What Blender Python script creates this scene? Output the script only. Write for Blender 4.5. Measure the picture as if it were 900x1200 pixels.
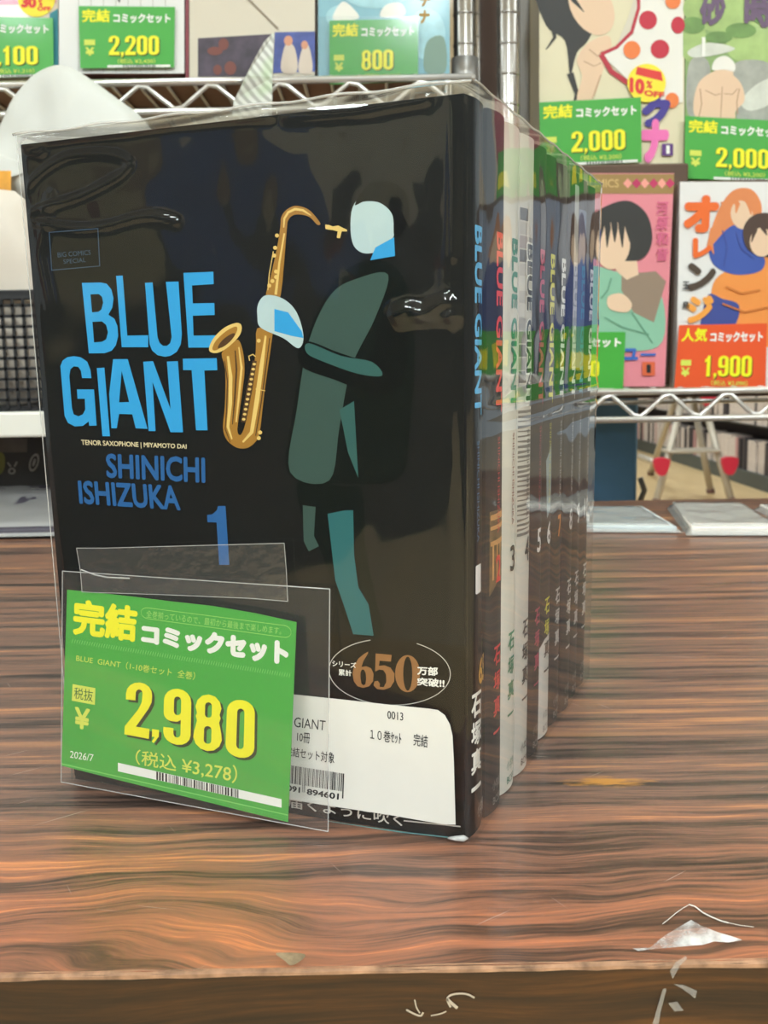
import bpy, bmesh, math, random
from mathutils import Vector, Matrix, Euler
from mathutils.geometry import tessellate_polygon
random.seed(7)
for o in list(bpy.data.objects): bpy.data.objects.remove(o)
SC = bpy.context.scene
COL = SC.collection

# ------------------------------------------------------------------ camera
Z0 = 0.75                                   # desk top height; the camera stands 12 cm above it
F = 1236.0                                  # focal length in pixels of the 900x1200 frame
CAMLOC = Vector((0, 0, Z0 + 0.1230))
CAMROT = Euler((1.4308, 0.0170, -0.0055), 'XYZ')
cam_d = bpy.data.cameras.new('camera')
cam = bpy.data.objects.new('camera', cam_d); COL.objects.link(cam)
cam.location = CAMLOC; cam.rotation_euler = CAMROT
cam_d.sensor_width = 36; cam_d.lens = F / 1200 * 36
cam_d.clip_start = 0.01; cam_d.clip_end = 60
cam_d.dof.use_dof = True; cam_d.dof.focus_distance = 0.29; cam_d.dof.aperture_fstop = 40
SC.camera = cam

# ------------------------------------------------------------------ world, lamps, exposure
W = bpy.data.worlds.new('store_world'); SC.world = W; W.use_nodes = True
bg = W.node_tree.nodes['Background']
bg.inputs[0].default_value = (0.85, 0.965, 1.0, 1); bg.inputs[1].default_value = 0.62
VS = SC.view_settings
SC.display_settings.display_device = 'sRGB'
VS.view_transform = 'Standard'; VS.look = 'None'; VS.gamma = 1; VS.use_curve_mapping = False
VS.exposure = -0.20
SC.cycles.use_denoising = True
SC.cycles.max_bounces = 10; SC.cycles.transparent_max_bounces = 16
SC.cycles.caustics_reflective = False; SC.cycles.caustics_refractive = False
def area(name, loc, sx, sy, power, col=(0.85, 0.965, 1.0), rot=(0, 0, 0)):
    l = bpy.data.lights.new(name, 'AREA'); l.shape = 'RECTANGLE'; l.size = sx; l.size_y = sy
    l.energy = power; l.color = col
    o = bpy.data.objects.new(name, l); COL.objects.link(o); o.location = loc; o.rotation_euler = rot
for lx in (-1.75, 0.25, 2.1):               # rows of fluorescent battens under the shop ceiling
    for ly, pw_ in ((-3.1, 46), (-1.55, 46), (.75, 9), (2.9, 20), (5.2, 34), (8.4, 34)):
        area('fluorescent_lamp', (lx, ly, 2.60), 0.22, 1.25, pw_)
        area('fluorescent_lamp', (lx, ly, 2.63), 0.22, 1.25, pw_*.5, rot=(math.pi, 0, 0))

# ------------------------------------------------------------------ helpers: colour, materials
def lin(h):
    h = h.lstrip('#'); c = [int(h[i:i+2], 16) / 255 for i in (0, 2, 4)]
    return tuple((x / 12.92 if x <= .04045 else ((x + .055) / 1.055) ** 2.4) for x in c) + (1,)
MATS = {}
def M(name, hexc='808080', rough=.5, metal=0, var=0.0, vscale=40, coat=0, spec=.5, bump=0, trans=0):
    if name in MATS: return MATS[name]
    m = bpy.data.materials.new(name); m.use_nodes = True; MATS[name] = m
    nt = m.node_tree; b = nt.nodes['Principled BSDF']; c = lin(hexc)
    b.inputs['Base Color'].default_value = c
    b.inputs['Roughness'].default_value = rough; b.inputs['Metallic'].default_value = metal
    b.inputs['Coat Weight'].default_value = coat; b.inputs['Coat Roughness'].default_value = .08
    b.inputs['Specular IOR Level'].default_value = spec
    if var or bump:
        tc = nt.nodes.new('ShaderNodeTexCoord'); n = nt.nodes.new('ShaderNodeTexNoise')
        n.inputs['Scale'].default_value = vscale; n.inputs['Detail'].default_value = 5
        nt.links.new(tc.outputs['Object'], n.inputs['Vector'])
        if var:
            r = nt.nodes.new('ShaderNodeValToRGB')
            r.color_ramp.elements[0].position = .3; r.color_ramp.elements[1].position = .7
            r.color_ramp.elements[0].color = tuple(x * (1 - var) for x in c[:3]) + (1,)
            r.color_ramp.elements[1].color = tuple(min(1, x * (1 + var)) for x in c[:3]) + (1,)
            nt.links.new(n.outputs['Fac'], r.inputs[0]); nt.links.new(r.outputs[0], b.inputs['Base Color'])
        if bump:
            bp = nt.nodes.new('ShaderNodeBump'); bp.inputs['Strength'].default_value = bump
            bp.inputs['Distance'].default_value = .002
            nt.links.new(n.outputs['Fac'], bp.inputs['Height']); nt.links.new(bp.outputs[0], b.inputs['Normal'])
    if trans:
        out = nt.nodes['Material Output']; t = nt.nodes.new('ShaderNodeBsdfTransparent'); mx = nt.nodes.new('ShaderNodeMixShader')
        mx.inputs[0].default_value = 1 - trans
        nt.links.new(t.outputs[0], mx.inputs[1]); nt.links.new(b.outputs[0], mx.inputs[2]); nt.links.new(mx.outputs[0], out.inputs[0])
    return m
def film_mat(name, ior=1.5, rough=.04, haze=0.0, gain=1.0, bump=0.0, bscale=30, mottle=0):
    """Thin clear plastic: see-through, Fresnel gloss, and a little white haze."""
    if name in MATS: return MATS[name]
    m = bpy.data.materials.new(name); m.use_nodes = True; MATS[name] = m
    nt = m.node_tree; nt.nodes.clear(); N = nt.nodes.new; L = nt.links.new
    out = N('ShaderNodeOutputMaterial'); t = N('ShaderNodeBsdfTransparent'); g = N('ShaderNodeBsdfGlossy')
    g.inputs['Roughness'].default_value = rough
    # Schlick reflectance of a thin sheet: the same from both of its sides
    fr = N('ShaderNodeLayerWeight'); fr.inputs['Blend'].default_value = .5
    pw = N('ShaderNodeMath'); pw.operation = 'POWER'; pw.inputs[1].default_value = 5; L(fr.outputs['Facing'], pw.inputs[0])
    f0 = ((ior - 1) / (ior + 1)) ** 2
    mu = N('ShaderNodeMath'); mu.operation = 'MULTIPLY_ADD'; mu.inputs[1].default_value = (1 - f0) * gain; mu.inputs[2].default_value = f0 * gain; mu.use_clamp = True
    L(pw.outputs[0], mu.inputs[0])
    mx = N('ShaderNodeMixShader'); L(mu.outputs[0], mx.inputs[0])
    if haze:
        d = N('ShaderNodeBsdfDiffuse'); d.inputs[0].default_value = (.8, .8, .78, 1)
        m2 = N('ShaderNodeMixShader'); m2.inputs[0].default_value = haze
        if mottle:
            t2 = N('ShaderNodeTexCoord'); n2 = N('ShaderNodeTexNoise'); n2.inputs['Scale'].default_value = mottle; n2.inputs['Detail'].default_value = 6
            r2 = N('ShaderNodeMapRange'); r2.inputs[1].default_value = .38; r2.inputs[2].default_value = .64; r2.inputs[3].default_value = haze*.3; r2.inputs[4].default_value = min(1, haze*1.8)
            L(t2.outputs['Object'], n2.inputs['Vector']); L(n2.outputs['Fac'], r2.inputs[0]); L(r2.outputs[0], m2.inputs[0])
        L(t.outputs[0], m2.inputs[1]); L(d.outputs[0], m2.inputs[2]); L(m2.outputs[0], mx.inputs[1])
    else: L(t.outputs[0], mx.inputs[1])
    if bump:
        tc = N('ShaderNodeTexCoord'); n = N('ShaderNodeTexNoise'); n.inputs['Scale'].default_value = bscale
        bp = N('ShaderNodeBump'); bp.inputs['Strength'].default_value = bump; bp.inputs['Distance'].default_value = .002
        L(tc.outputs['Object'], n.inputs['Vector']); L(n.outputs['Fac'], bp.inputs['Height'])
        L(bp.outputs[0], g.inputs['Normal']); L(bp.outputs[0], fr.inputs['Normal'])
    L(g.outputs[0], mx.inputs[2]); L(mx.outputs[0], out.inputs[0])
    return m

# ------------------------------------------------------------------ helpers: objects
WM = {}
def link(o, parent=None):
    COL.objects.link(o)
    if parent is not None: o.parent = parent
    return o
def thing(name, label, cat, loc=(0, 0, 0), rotz=0, group=None, kind=None):
    o = bpy.data.objects.new(name, None); COL.objects.link(o); o.empty_display_size = .02
    o.location = loc; o.rotation_euler = (0, 0, rotz)
    WM[o.name] = Matrix.Translation(Vector(loc)) @ Matrix.Rotation(rotz, 4, 'Z')
    o['label'] = label; o['category'] = cat
    if group: o['group'] = group
    if kind: o['kind'] = kind
    return o
def tag(o, label, cat, group=None, kind=None):
    o['label'] = label; o['category'] = cat
    if group: o['group'] = group
    if kind: o['kind'] = kind
    return o
def struct(o): o['kind'] = 'structure'; return o
def obj(name, vf, mat, parent=None, smooth=False):
    """Link (verts, faces) given in world coordinates as ONE mesh object, in its parent's frame if it has one."""
    vs, fs = vf
    vs = [Vector(v) for v in vs]
    if parent is not None:
        mw = WM[parent.name]
    else:
        xs = [v.x for v in vs]; ys = [v.y for v in vs]; zs = [v.z for v in vs]
        mw = Matrix.Translation(((min(xs)+max(xs))/2, (min(ys)+max(ys))/2, min(zs)))
    inv = mw.inverted()
    me = bpy.data.meshes.new(name); me.from_pydata([inv @ v for v in vs], [], fs); me.validate(); me.update()
    mats = mat if isinstance(mat, (list, tuple)) else [mat]
    for m in mats: me.materials.append(m)
    if smooth:
        for p in me.polygons: p.use_smooth = True
    o = bpy.data.objects.new(name, me); link(o, parent)
    if parent is None: o.matrix_world = mw
    WM[o.name] = mw
    return o
def add(a, b):
    n = len(a[0]); a[0].extend(b[0]); a[1].extend([tuple(i + n for i in f) for f in b[1]]); return a
def new(): return ([], [])
def box8(c):
    """Eight corners: bottom ring 0-3, top ring 4-7."""
    return ([Vector(v) for v in c], [(0, 3, 2, 1), (4, 5, 6, 7), (0, 1, 5, 4), (1, 2, 6, 5), (2, 3, 7, 6), (3, 0, 4, 7)])
def box(x0, y0, z0, x1, y1, z1):
    return box8([(x0, y0, z0), (x1, y0, z0), (x1, y1, z0), (x0, y1, z0), (x0, y0, z1), (x1, y0, z1), (x1, y1, z1), (x0, y1, z1)])
def bevel(vf, w, seg=2):
    bm = bmesh.new(); vs = [bm.verts.new(v) for v in vf[0]]
    for f in vf[1]:
        try: bm.faces.new([vs[i] for i in f])
        except ValueError: pass
    bmesh.ops.bevel(bm, geom=bm.edges[:], offset=w, segments=seg, affect='EDGES', profile=.5)
    bm.verts.index_update()
    r = ([v.co.copy() for v in bm.verts], [tuple(v.index for v in f.verts) for f in bm.faces]); bm.free(); return r
def tube(pts, r, seg=8, closed=False, caps=True):
    pts = [Vector(p) for p in pts]; n = len(pts); vs = []; fs = []
    up = Vector((0, 0, 1)); prev = None
    for i, p in enumerate(pts):
        a = pts[(i - 1) % n] if (closed or i) else p; b = pts[(i + 1) % n] if (closed or i < n - 1) else p
        t = (b - a).normalized()
        s = t.cross(up) if prev is None else prev - t * prev.dot(t)
        if s.length < 1e-5: s = t.cross(Vector((1, 0, 0)))
        s.normalize(); prev = s; q = t.cross(s)
        rr = r[i] if isinstance(r, (list, tuple)) else r
        for k in range(seg):
            an = 2 * math.pi * k / seg; vs.append(p + (s * math.cos(an) + q * math.sin(an)) * rr)
    for i in range(n if closed else n - 1):
        j = (i + 1) % n
        for k in range(seg):
            fs.append((i*seg+k, i*seg+(k+1) % seg, j*seg+(k+1) % seg, j*seg+k))
    if caps and not closed:
        fs.append(tuple(range(seg))[::-1]); fs.append(tuple((n-1)*seg+k for k in range(seg)))
    return vs, fs
def fill(polys, fn):
    """Triangulate 2-D outlines (first the outer one, then holes) and carry every point through fn(x, y) into space."""
    pl = [[Vector((p[0], p[1], 0)) for p in q] for q in polys]
    tri = tessellate_polygon(pl); flat = [p for q in pl for p in q]
    return [Vector(fn(p.x, p.y)) for p in flat], [tuple(t) for t in tri]
def sm(pts, n=5):
    """Closed smooth curve through the points."""
    out = []; k = len(pts)
    for i in range(k):
        p0, p1, p2, p3 = (Vector(pts[(i + j) % k]).to_2d() for j in (-1, 0, 1, 2))
        for s in range(n):
            t = s / n
            out.append(tuple(.5 * (2*p1 + (p2-p0)*t + (2*p0-5*p1+4*p2-p3)*t*t + (3*p1-p0-3*p2+p3)*t**3)))
    return out
def smo(pts, n=6):
    """Open smooth curve through the points."""
    P = [Vector(p) for p in pts]; P = [2*P[0]-P[1]] + P + [2*P[-1]-P[-2]]; out = []
    for i in range(1, len(P) - 2):
        p0, p1, p2, p3 = P[i-1:i+3]
        for s in range(n):
            t = s / n; out.append(.5 * (2*p1 + (p2-p0)*t + (2*p0-5*p1+4*p2-p3)*t*t + (3*p1-p0-3*p2+p3)*t**3))
    out.append(P[-2]); return out
def ell(cx, cy, rx, ry, n=24, rot=0):
    c, s = math.cos(rot), math.sin(rot)
    return [(cx + rx*math.cos(2*math.pi*k/n)*c - ry*math.sin(2*math.pi*k/n)*s, cy + rx*math.cos(2*math.pi*k/n)*s + ry*math.sin(2*math.pi*k/n)*c) for k in range(n)]
def band(pts, w):
    """A stroke of width w along an open 2-D polyline, as one outline."""
    P = [Vector(p) for p in pts]; L = []; R = []
    for i, p in enumerate(P):
        t = (P[min(i+1, len(P)-1)] - P[max(i-1, 0)]).normalized(); n = Vector((-t.y, t.x))
        ww = w[i] if isinstance(w, (list, tuple)) else w
        L.append(tuple(p + n*ww/2)); R.append(tuple(p - n*ww/2))
    return L + R[::-1]
def Z(ox, oy, s, pts): return [(ox + x / s, oy + y / s) for x, y in pts]

# ------------------------------------------------------------------ helpers: sight lines of the camera (to size things at their real distance)
CR = CAMROT.to_matrix()
def ray(u, v): return CR @ Vector(((u - 450) / F, -(v - 600) / F, -1))
def at(u, v, Y): d = ray(u, v); return CAMLOC + d * (Y / d.y)
def at_z(u, v, z): d = ray(u, v); return CAMLOC + d * ((z - CAMLOC.z) / d.z)
def on(u, v, p, n): d = ray(u, v); return CAMLOC + d * ((p - CAMLOC).dot(n) / d.dot(n))

# ------------------------------------------------------------------ helpers: lettering
GC = {}
def glyphs(s, b=0.0):
    if (s, b) in GC: return GC[s, b]
    cu = bpy.data.curves.new('t', 'FONT'); cu.body = s; cu.resolution_u = 3
    ob = bpy.data.objects.new('t', cu); me = bpy.data.meshes.new_from_object(ob)
    v1 = [v.co.copy() for v in me.vertices]; f1 = [tuple(p.vertices) for p in me.polygons]; vs = []; fs = []
    for k_, (dx, dy) in enumerate( ((0, 0),) + (() if not b else tuple((b*math.cos(k*math.pi/4), b*math.sin(k*math.pi/4)) for k in range(8)))):
        fs += [tuple(i + len(vs) for i in f) for f in f1]; vs += [Vector((v.x + dx, v.y + dy, k_)) for v in v1]      # heavier strokes
    bpy.data.objects.remove(ob); bpy.data.curves.remove(cu); bpy.data.meshes.remove(me)
    x0 = min(v.x for v in vs); x1 = max(v.x for v in vs); y0 = min(v.y for v in vs); y1 = max(v.y for v in vs)
    GC[s, b] = ([((v.x-x0)/(x1-x0), (v.y-y0)/(y1-y0), v.z) for v in vs], fs); return GC[s, b]
def text(s, fn, b=0.0):
    """Lettering whose bounding box is carried through fn(a, t), a to the right and t downwards, both 0..1."""
    vs, fs = glyphs(s, b)
    o = Vector(fn(0, 0)); n = (Vector(fn(0, 1)) - o).cross(Vector(fn(1, 0)) - o); n = n.normalized()*4e-6       # each stroke copy a hair above the last
    return [Vector(fn(x, 1 - y)) + n*k for x, y, k in vs], fs
def quad(q, fn=None):
    """Bilinear map of the unit square on four corners TL, TR, BR, BL; then fn."""
    q = [Vector(p) for p in q]
    def g(a, t):
        p = (q[0]*(1-a) + q[1]*a)*(1-t) + (q[3]*(1-a) + q[2]*a)*t
        return fn(p.x, p.y) if fn else p
    return g
def rr(x0, y0, x1, y1, rx, ry, n=5):
    o = []
    for cx, cy, a0 in ((x1-rx, y1-ry, 0), (x0+rx, y1-ry, 90), (x0+rx, y0+ry, 180), (x1-rx, y0+ry, 270)):
        for k in range(n + 1):
            a = math.radians(a0 + 90*k/n); o.append((cx + rx*math.cos(a), cy + ry*math.sin(a)))
    return o
def arc(cx, cy, rx, ry, a0, a1, n=8):
    return [(cx + rx*math.cos(math.radians(a0+(a1-a0)*k/n)), cy + ry*math.sin(math.radians(a0+(a1-a0)*k/n))) for k in range(n+1)]
DIG = {   # heavy condensed numerals, y upwards, box 1 x 1
 '0': [rr(0, 0, 1, 1, .48, .2), rr(.37, .15, .63, .85, .13, .07)],
 '8': [arc(.5, .77, .46, .23, -30, 210) + [(.06, .6), (.11, .52)] + arc(.5, .25, .5, .25, 160, 380) + [(.89, .52), (.94, .6)], rr(.38, .59, .62, .86, .12, .06), rr(.37, .13, .63, .44, .13, .06)],
 '9': [arc(.5, .78, .5, .22, 0, 180) + [(0, .58)] + arc(.3, .55, .3, .14, 180, 270) + [(.5, .41), (.63, .45), (.63, .22)] + arc(.5, .2, .13, .07, 0, -180) + [(.37, .29), (0, .29)] + arc(.5, .2, .5, .2, 180, 360), rr(.37, .53, .63, .86, .13, .07)],
 '2': [[(0, .66), (0, .78)] + arc(.5, .78, .5, .22, 180, 0)[1:] + [(1, .66), (.9, .54), (.45, .18), (1, .18), (1, 0), (0, 0), (0, .15), (.5, .5), (.62, .64)] + arc(.5, .8, .13, .07, 0, 180) + [(.37, .66)]],
 '1': [[(.3, 0), (.72, 0), (.72, 1), (.42, 1), (.3, .88), (.08, .82), (.08, .66), (.3, .7)]],
 ',': [[(.1, .16), (.9, .16), (.9, .02), (.3, -.13), (.1, -.1), (.42, 0), (.1, 0)]],
}
def numerals(s, fn, grow=0.0):
    ws = [.34 if c == ',' else (.8 if c == '1' else 1) for c in s]; gap = .09; tot = sum(ws) + gap*(len(s)-1); x = 0; r = new()
    for c, w in zip(s, ws):
        def g(a, t, x=x, w=w): return fn((x + a*w)/tot, 1 - t)
        add(r, fill(DIG[c], g)); x += w + gap
    return r

# ------------------------------------------------------------------ surfaces
def wood(name, long_axis='x', shade=1.0, front=True):
    m = bpy.data.materials.new(name); m.use_nodes = True; nt = m.node_tree; N = nt.nodes.new; L = nt.links.new
    b = nt.nodes['Principled BSDF']; b.inputs['Roughness'].default_value = .33; b.inputs['Specular IOR Level'].default_value = .55
    geo = N('ShaderNodeNewGeometry'); sep = N('ShaderNodeSeparateXYZ'); L(geo.outputs['Position'], sep.inputs[0])
    def math_(op, a, c, clamp=False):
        n = N('ShaderNodeMath'); n.operation = op; n.use_clamp = clamp
        for i, q in enumerate((a, c)):
            if q is None: continue
            if isinstance(q, (int, float)): n.inputs[i].default_value = q
            else: L(q, n.inputs[i])
        return n.outputs[0]
    def noise(vec, scale, det=5, rough=.55, dist=0):
        n = N('ShaderNodeTexNoise'); n.inputs['Scale'].default_value = scale; n.inputs['Detail'].default_value = det
        n.inputs['Roughness'].default_value = rough; n.inputs['Distortion'].default_value = dist; L(vec, n.inputs['Vector']); return n.outputs['Fac']
    def vec(x, y, z):
        c = N('ShaderNodeCombineXYZ')
        for i, q in enumerate((x, y, z)):
            if isinstance(q, (int, float)): c.inputs[i].default_value = q
            else: L(q, c.inputs[i])
        return c.outputs[0]
    X, Yc, Zc = sep.outputs
    V = Yc if front else Zc
    # figure of the grain: strong swirls towards the worn front edge, straight streaks behind
    if front:
        near = N('ShaderNodeMapRange'); L(Yc, near.inputs[0]); near.inputs[1].default_value = .29; near.inputs[2].default_value = .215
        near.inputs[3].default_value = .0; near.inputs[4].default_value = 1
        big = noise(vec(math_('MULTIPLY', X, 9), math_('MULTIPLY', Yc, 14), 3.3), 1.5, 2)
        wob = math_('MULTIPLY', math_('SUBTRACT', big, .5), math_('ADD', math_('MULTIPLY', near.outputs[0], .034), .004))
    else:
        big = noise(vec(math_('MULTIPLY', X, 6), 7.0, math_('MULTIPLY', Zc, 12)), 1.2, 2)
        wob = math_('MULTIPLY', math_('SUBTRACT', big, .5), .022)
    vv = math_('ADD', V, wob)
    g1 = noise(vec(math_('MULTIPLY', X, 6.0), math_('MULTIPLY', vv, 125), 0), 1.0, 9, .66)
    g2 = noise(vec(math_('MULTIPLY', X, 40), math_('MULTIPLY', vv, 900), 5), 1.0, 4, .7)
    g3 = noise(vec(math_('MULTIPLY', X, .9), math_('MULTIPLY', vv, 46), 11), 1.0, 3, .5)
    mixv = math_('ADD', math_('MULTIPLY', g1, .80), math_('MULTIPLY', g2, .20))
    r = N('ShaderNodeValToRGB'); L(mixv, r.inputs[0]); cr = r.color_ramp
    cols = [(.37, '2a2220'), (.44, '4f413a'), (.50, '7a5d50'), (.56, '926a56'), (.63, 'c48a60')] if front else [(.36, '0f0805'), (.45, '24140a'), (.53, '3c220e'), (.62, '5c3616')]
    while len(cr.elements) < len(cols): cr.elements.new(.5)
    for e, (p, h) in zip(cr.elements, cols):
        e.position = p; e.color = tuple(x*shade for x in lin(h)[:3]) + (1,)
    # thin orange streaks
    st = N('ShaderNodeMapRange'); L(g3, st.inputs[0]); st.inputs[1].default_value = .60; st.inputs[2].default_value = .68; st.inputs[3].default_value = 0; st.inputs[4].default_value = .7
    mx = N('ShaderNodeMixRGB'); L(st.outputs[0], mx.inputs[0]); L(r.outputs[0], mx.inputs[1]); mx.inputs[2].default_value = lin('c98f64' if front else '6a3f1a')
    col = mx.outputs[0]
    if front:
        # the front, where the colour is redder
        red = N('ShaderNodeMixRGB'); red.blend_type = 'MULTIPLY'; red.inputs[2].default_value = (1.48, 1.04, .78, 1)
        L(near.outputs[0], red.inputs[0]); L(col, red.inputs[1]); col = red.outputs[0]
        # a scuffed orange spot where the laminate is worn through
        c = at_z(712, 916, Z0)
        dx = math_('MULTIPLY', math_('SUBTRACT', X, c.x), 1/.0115); dy = math_('MULTIPLY', math_('SUBTRACT', Yc, c.y), 1/.0042)
        d = math_('SQRT', math_('ADD', math_('MULTIPLY', dx, dx), math_('MULTIPLY', dy, dy)), None)
        nn = noise(vec(math_('MULTIPLY', X, 120), math_('MULTIPLY', Yc, 500), 0), 1.0, 4)
        d = math_('ADD', d, math_('MULTIPLY', math_('SUBTRACT', nn, .5), 2.6))
        sp = N('ShaderNodeMapRange'); L(d, sp.inputs[0]); sp.inputs[1].default_value = 1.1; sp.inputs[2].default_value = .3; sp.inputs[3].default_value = 0; sp.inputs[4].default_value = .85
        mo = N('ShaderNodeMixRGB'); L(sp.outputs[0], mo.inputs[0]); L(col, mo.inputs[1]); mo.inputs[2].default_value = lin('c98a3a'); col = mo.outputs[0]
        # fine pale scratches in several directions
        for k, (ang, fx, fy, th) in enumerate(((.5, 60, 2.2, .735), (-.9, 70, 2.6, .74), (1.35, 80, 2.5, .745))):
            ca, sa = math.cos(ang), math.sin(ang)
            a = math_('ADD', math_('MULTIPLY', X, ca*fx*9), math_('MULTIPLY', Yc, sa*fx*9)); bb = math_('ADD', math_('MULTIPLY', X, -sa*fy*9), math_('MULTIPLY', Yc, ca*fy*9))
            sn = noise(vec(a, bb, 3.0*k), 1.0, 2, .5)
            sc = N('ShaderNodeMapRange'); L(sn, sc.inputs[0]); sc.inputs[1].default_value = th; sc.inputs[2].default_value = th + .03; sc.inputs[3].default_value = 0; sc.inputs[4].default_value = .5
            ms = N('ShaderNodeMixRGB'); L(sc.outputs[0], ms.inputs[0]); L(col, ms.inputs[1]); ms.inputs[2].default_value = lin('c2aea2'); col = ms.outputs[0]
        rg = N('ShaderNodeMapRange'); L(g1, rg.inputs[0]); rg.inputs[1].default_value = .3; rg.inputs[2].default_value = .7; rg.inputs[3].default_value = .27; rg.inputs[4].default_value = .40
        L(rg.outputs[0], b.inputs['Roughness'])
    L(col, b.inputs['Base Color'])
    return m
WOOD_TOP = wood('rosewood_laminate', front=True)
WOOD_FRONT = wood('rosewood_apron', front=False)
CHROME = M('chrome', 'dedbd6', .28, .75)
GREEN = 'green_card'
M('green_card', '48aa40', .35, coat=.3); M('orange_card', 'ea5a2c', .35, coat=.3)
YEL = M('yellow_ink', 'f4ee1e', .45); WHT = M('white_ink', 'f2f2ea', .45); BLK = M('black_ink', '101010', .5)
PALEY = M('pale_yellow_ink', 'd7e05a', .5); DKG = M('dark_green_ink', '1c6a2a', .5)
PAGES = M('page_paper', 'd9cdb4', .85, var=.12, vscale=300)

# ------------------------------------------------------------------ setting: floor, walls, ceiling
fl = box(-5, -4, -.05, 6, 14, 0)
struct(obj('floor', fl, M('beige_floor', 'c9ad80', .35, var=.06, vscale=3)))
struct(obj('ceiling', box(-5, -4, 2.8, 6, 14, 2.85), M('white_ceiling', 'd8d5cc', .9)))
struct(obj('wall_back', box(-5, 14, 0, 6, 14.1, 2.8), M('pale_wall', 'c8b8a8', .8)))
def shop_wall(along):
    m = bpy.data.materials.new('reflection_wall_' + along); m.use_nodes = True; nt = m.node_tree; N = nt.nodes.new; L = nt.links.new
    tc = N('ShaderNodeTexCoord'); mp = N('ShaderNodeMapping'); mp.inputs['Rotation'].default_value = (math.radians(90), 0, 0) if along == 'x' else (math.radians(90), 0, math.radians(90)); L(tc.outputs['Object'], mp.inputs[0])
    v = N('ShaderNodeTexBrick'); v.inputs['Scale'].default_value = 1; v.inputs['Brick Width'].default_value = .8; v.inputs['Row Height'].default_value = 1.1; v.offset = .3  # unseen wall; light and dark blocks shaped for reflections in the cover film
    v.inputs['Color1'].default_value = lin('5c5644'); v.inputs['Color2'].default_value = lin('0c0e12'); v.inputs['Mortar'].default_value = lin('0c0c0e'); v.inputs['Mortar Size'].default_value = .04
    L(mp.outputs[0], v.inputs['Vector'])
    n = N('ShaderNodeTexNoise'); n.inputs['Scale'].default_value = 1.1; L(tc.outputs['Object'], n.inputs['Vector'])
    mx = N('ShaderNodeMixRGB'); mx.blend_type = 'MULTIPLY'; mx.inputs[0].default_value = .4
    L(v.outputs[0], mx.inputs[1]); L(n.outputs['Color'], mx.inputs[2]); L(mx.outputs[0], nt.nodes['Principled BSDF'].inputs['Base Color']); return m
struct(obj('wall_front', box(-5, -4.1, 0, 6, -4, 2.8), shop_wall('x')))
def partition():
    # unseen partition, added for the cover film to reflect: muted patches above, dark below
    m = bpy.data.materials.new('reflection_patches'); m.use_nodes = True; nt = m.node_tree; N = nt.nodes.new; L = nt.links.new
    geo = N('ShaderNodeNewGeometry'); sp = N('ShaderNodeSeparateXYZ'); L(geo.outputs['Position'], sp.inputs[0])
    cb = N('ShaderNodeCombineXYZ'); L(sp.outputs[1], cb.inputs[0]); L(sp.outputs[2], cb.inputs[1])
    vo = N('ShaderNodeTexVoronoi'); vo.distance = 'CHEBYCHEV'; vo.inputs['Scale'].default_value = 2.4; L(cb.outputs[0], vo.inputs['Vector'])
    sx = N('ShaderNodeSeparateColor'); L(vo.outputs['Color'], sx.inputs[0])
    r = N('ShaderNodeValToRGB'); r.color_ramp.interpolation = 'CONSTANT'; L(sx.outputs[0], r.inputs[0])
    for i, (p, h) in enumerate(((0, 'b5aa84'), (.3, '3a3c40'), (.42, 'cfc8b4'), (.6, '94785c'), (.74, '3a5a9a'), (.86, '7c3036'))):
        e = r.color_ramp.elements[i] if i < 2 else r.color_ramp.elements.new(p)
        e.position = p; e.color = lin(h)
    mr = N('ShaderNodeMapRange'); L(sp.outputs[2], mr.inputs[0]); mr.inputs[1].default_value = .74; mr.inputs[2].default_value = .80
    mx = N('ShaderNodeMixRGB'); L(mr.outputs[0], mx.inputs[0]); mx.inputs[1].default_value = lin('14161a'); L(r.outputs[0], mx.inputs[2])
    L(mx.outputs[0], nt.nodes['Principled BSDF'].inputs['Base Color']); return m
struct(obj('added_partition', box(-1.98, -3.6, 0, -1.9, -.1, 1.45), partition()))

# ------------------------------------------------------------------ desk
DXL, DXR, DYF, DYB = -.75, .80, .2012, .918
desk = thing('desk', 'dark rosewood laminate counter with a worn pale front edge', 'desk', (0, (DYF+DYB)/2, 0))
obj('desktop', box(DXL, DYF+.0008, Z0-.028, DXR, DYB, Z0), WOOD_TOP, desk)
# worn edge: a thin pale line of bare board between the laminate and the front
ev = new(); n = 260
for i in range(n + 1):
    x = DXL + (DXR-DXL)*i/n; w = .0001 + .0004*random.random()
    ev[0].extend([Vector((x, DYF+.0009+w, Z0+.0001)), Vector((x, DYF, Z0-.0003-.0003*random.random())), Vector((x, DYF-.0001, Z0-.0009-.0004*random.random()))])
    if i:
        a = 3*i; ev[1].extend([(a-3, a, a+1, a-2), (a-2, a+1, a+2, a-1)])
obj('worn_edge', ev, M('bare_edge', '9a7458', .7, var=.5, vscale=220), desk)
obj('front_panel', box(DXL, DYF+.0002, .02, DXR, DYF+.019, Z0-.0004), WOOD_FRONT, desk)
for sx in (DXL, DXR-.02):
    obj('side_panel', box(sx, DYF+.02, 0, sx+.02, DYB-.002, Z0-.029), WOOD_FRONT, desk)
chip = [(323, 1117), (333, 1125), (341, 1131), (352, 1126), (358, 1119), (350, 1116.5), (335, 1116)]
def apron(u, v, o=.0003): p = at(u, v, DYF); return p + Vector((0, -o + .0002, 0))
obj('chipped_patch', fill([sm(chip, 4)], lambda u, v: apron(u, v)), M('chip_grey', '8d7d66', .6, var=.35, vscale=500), desk)
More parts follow.
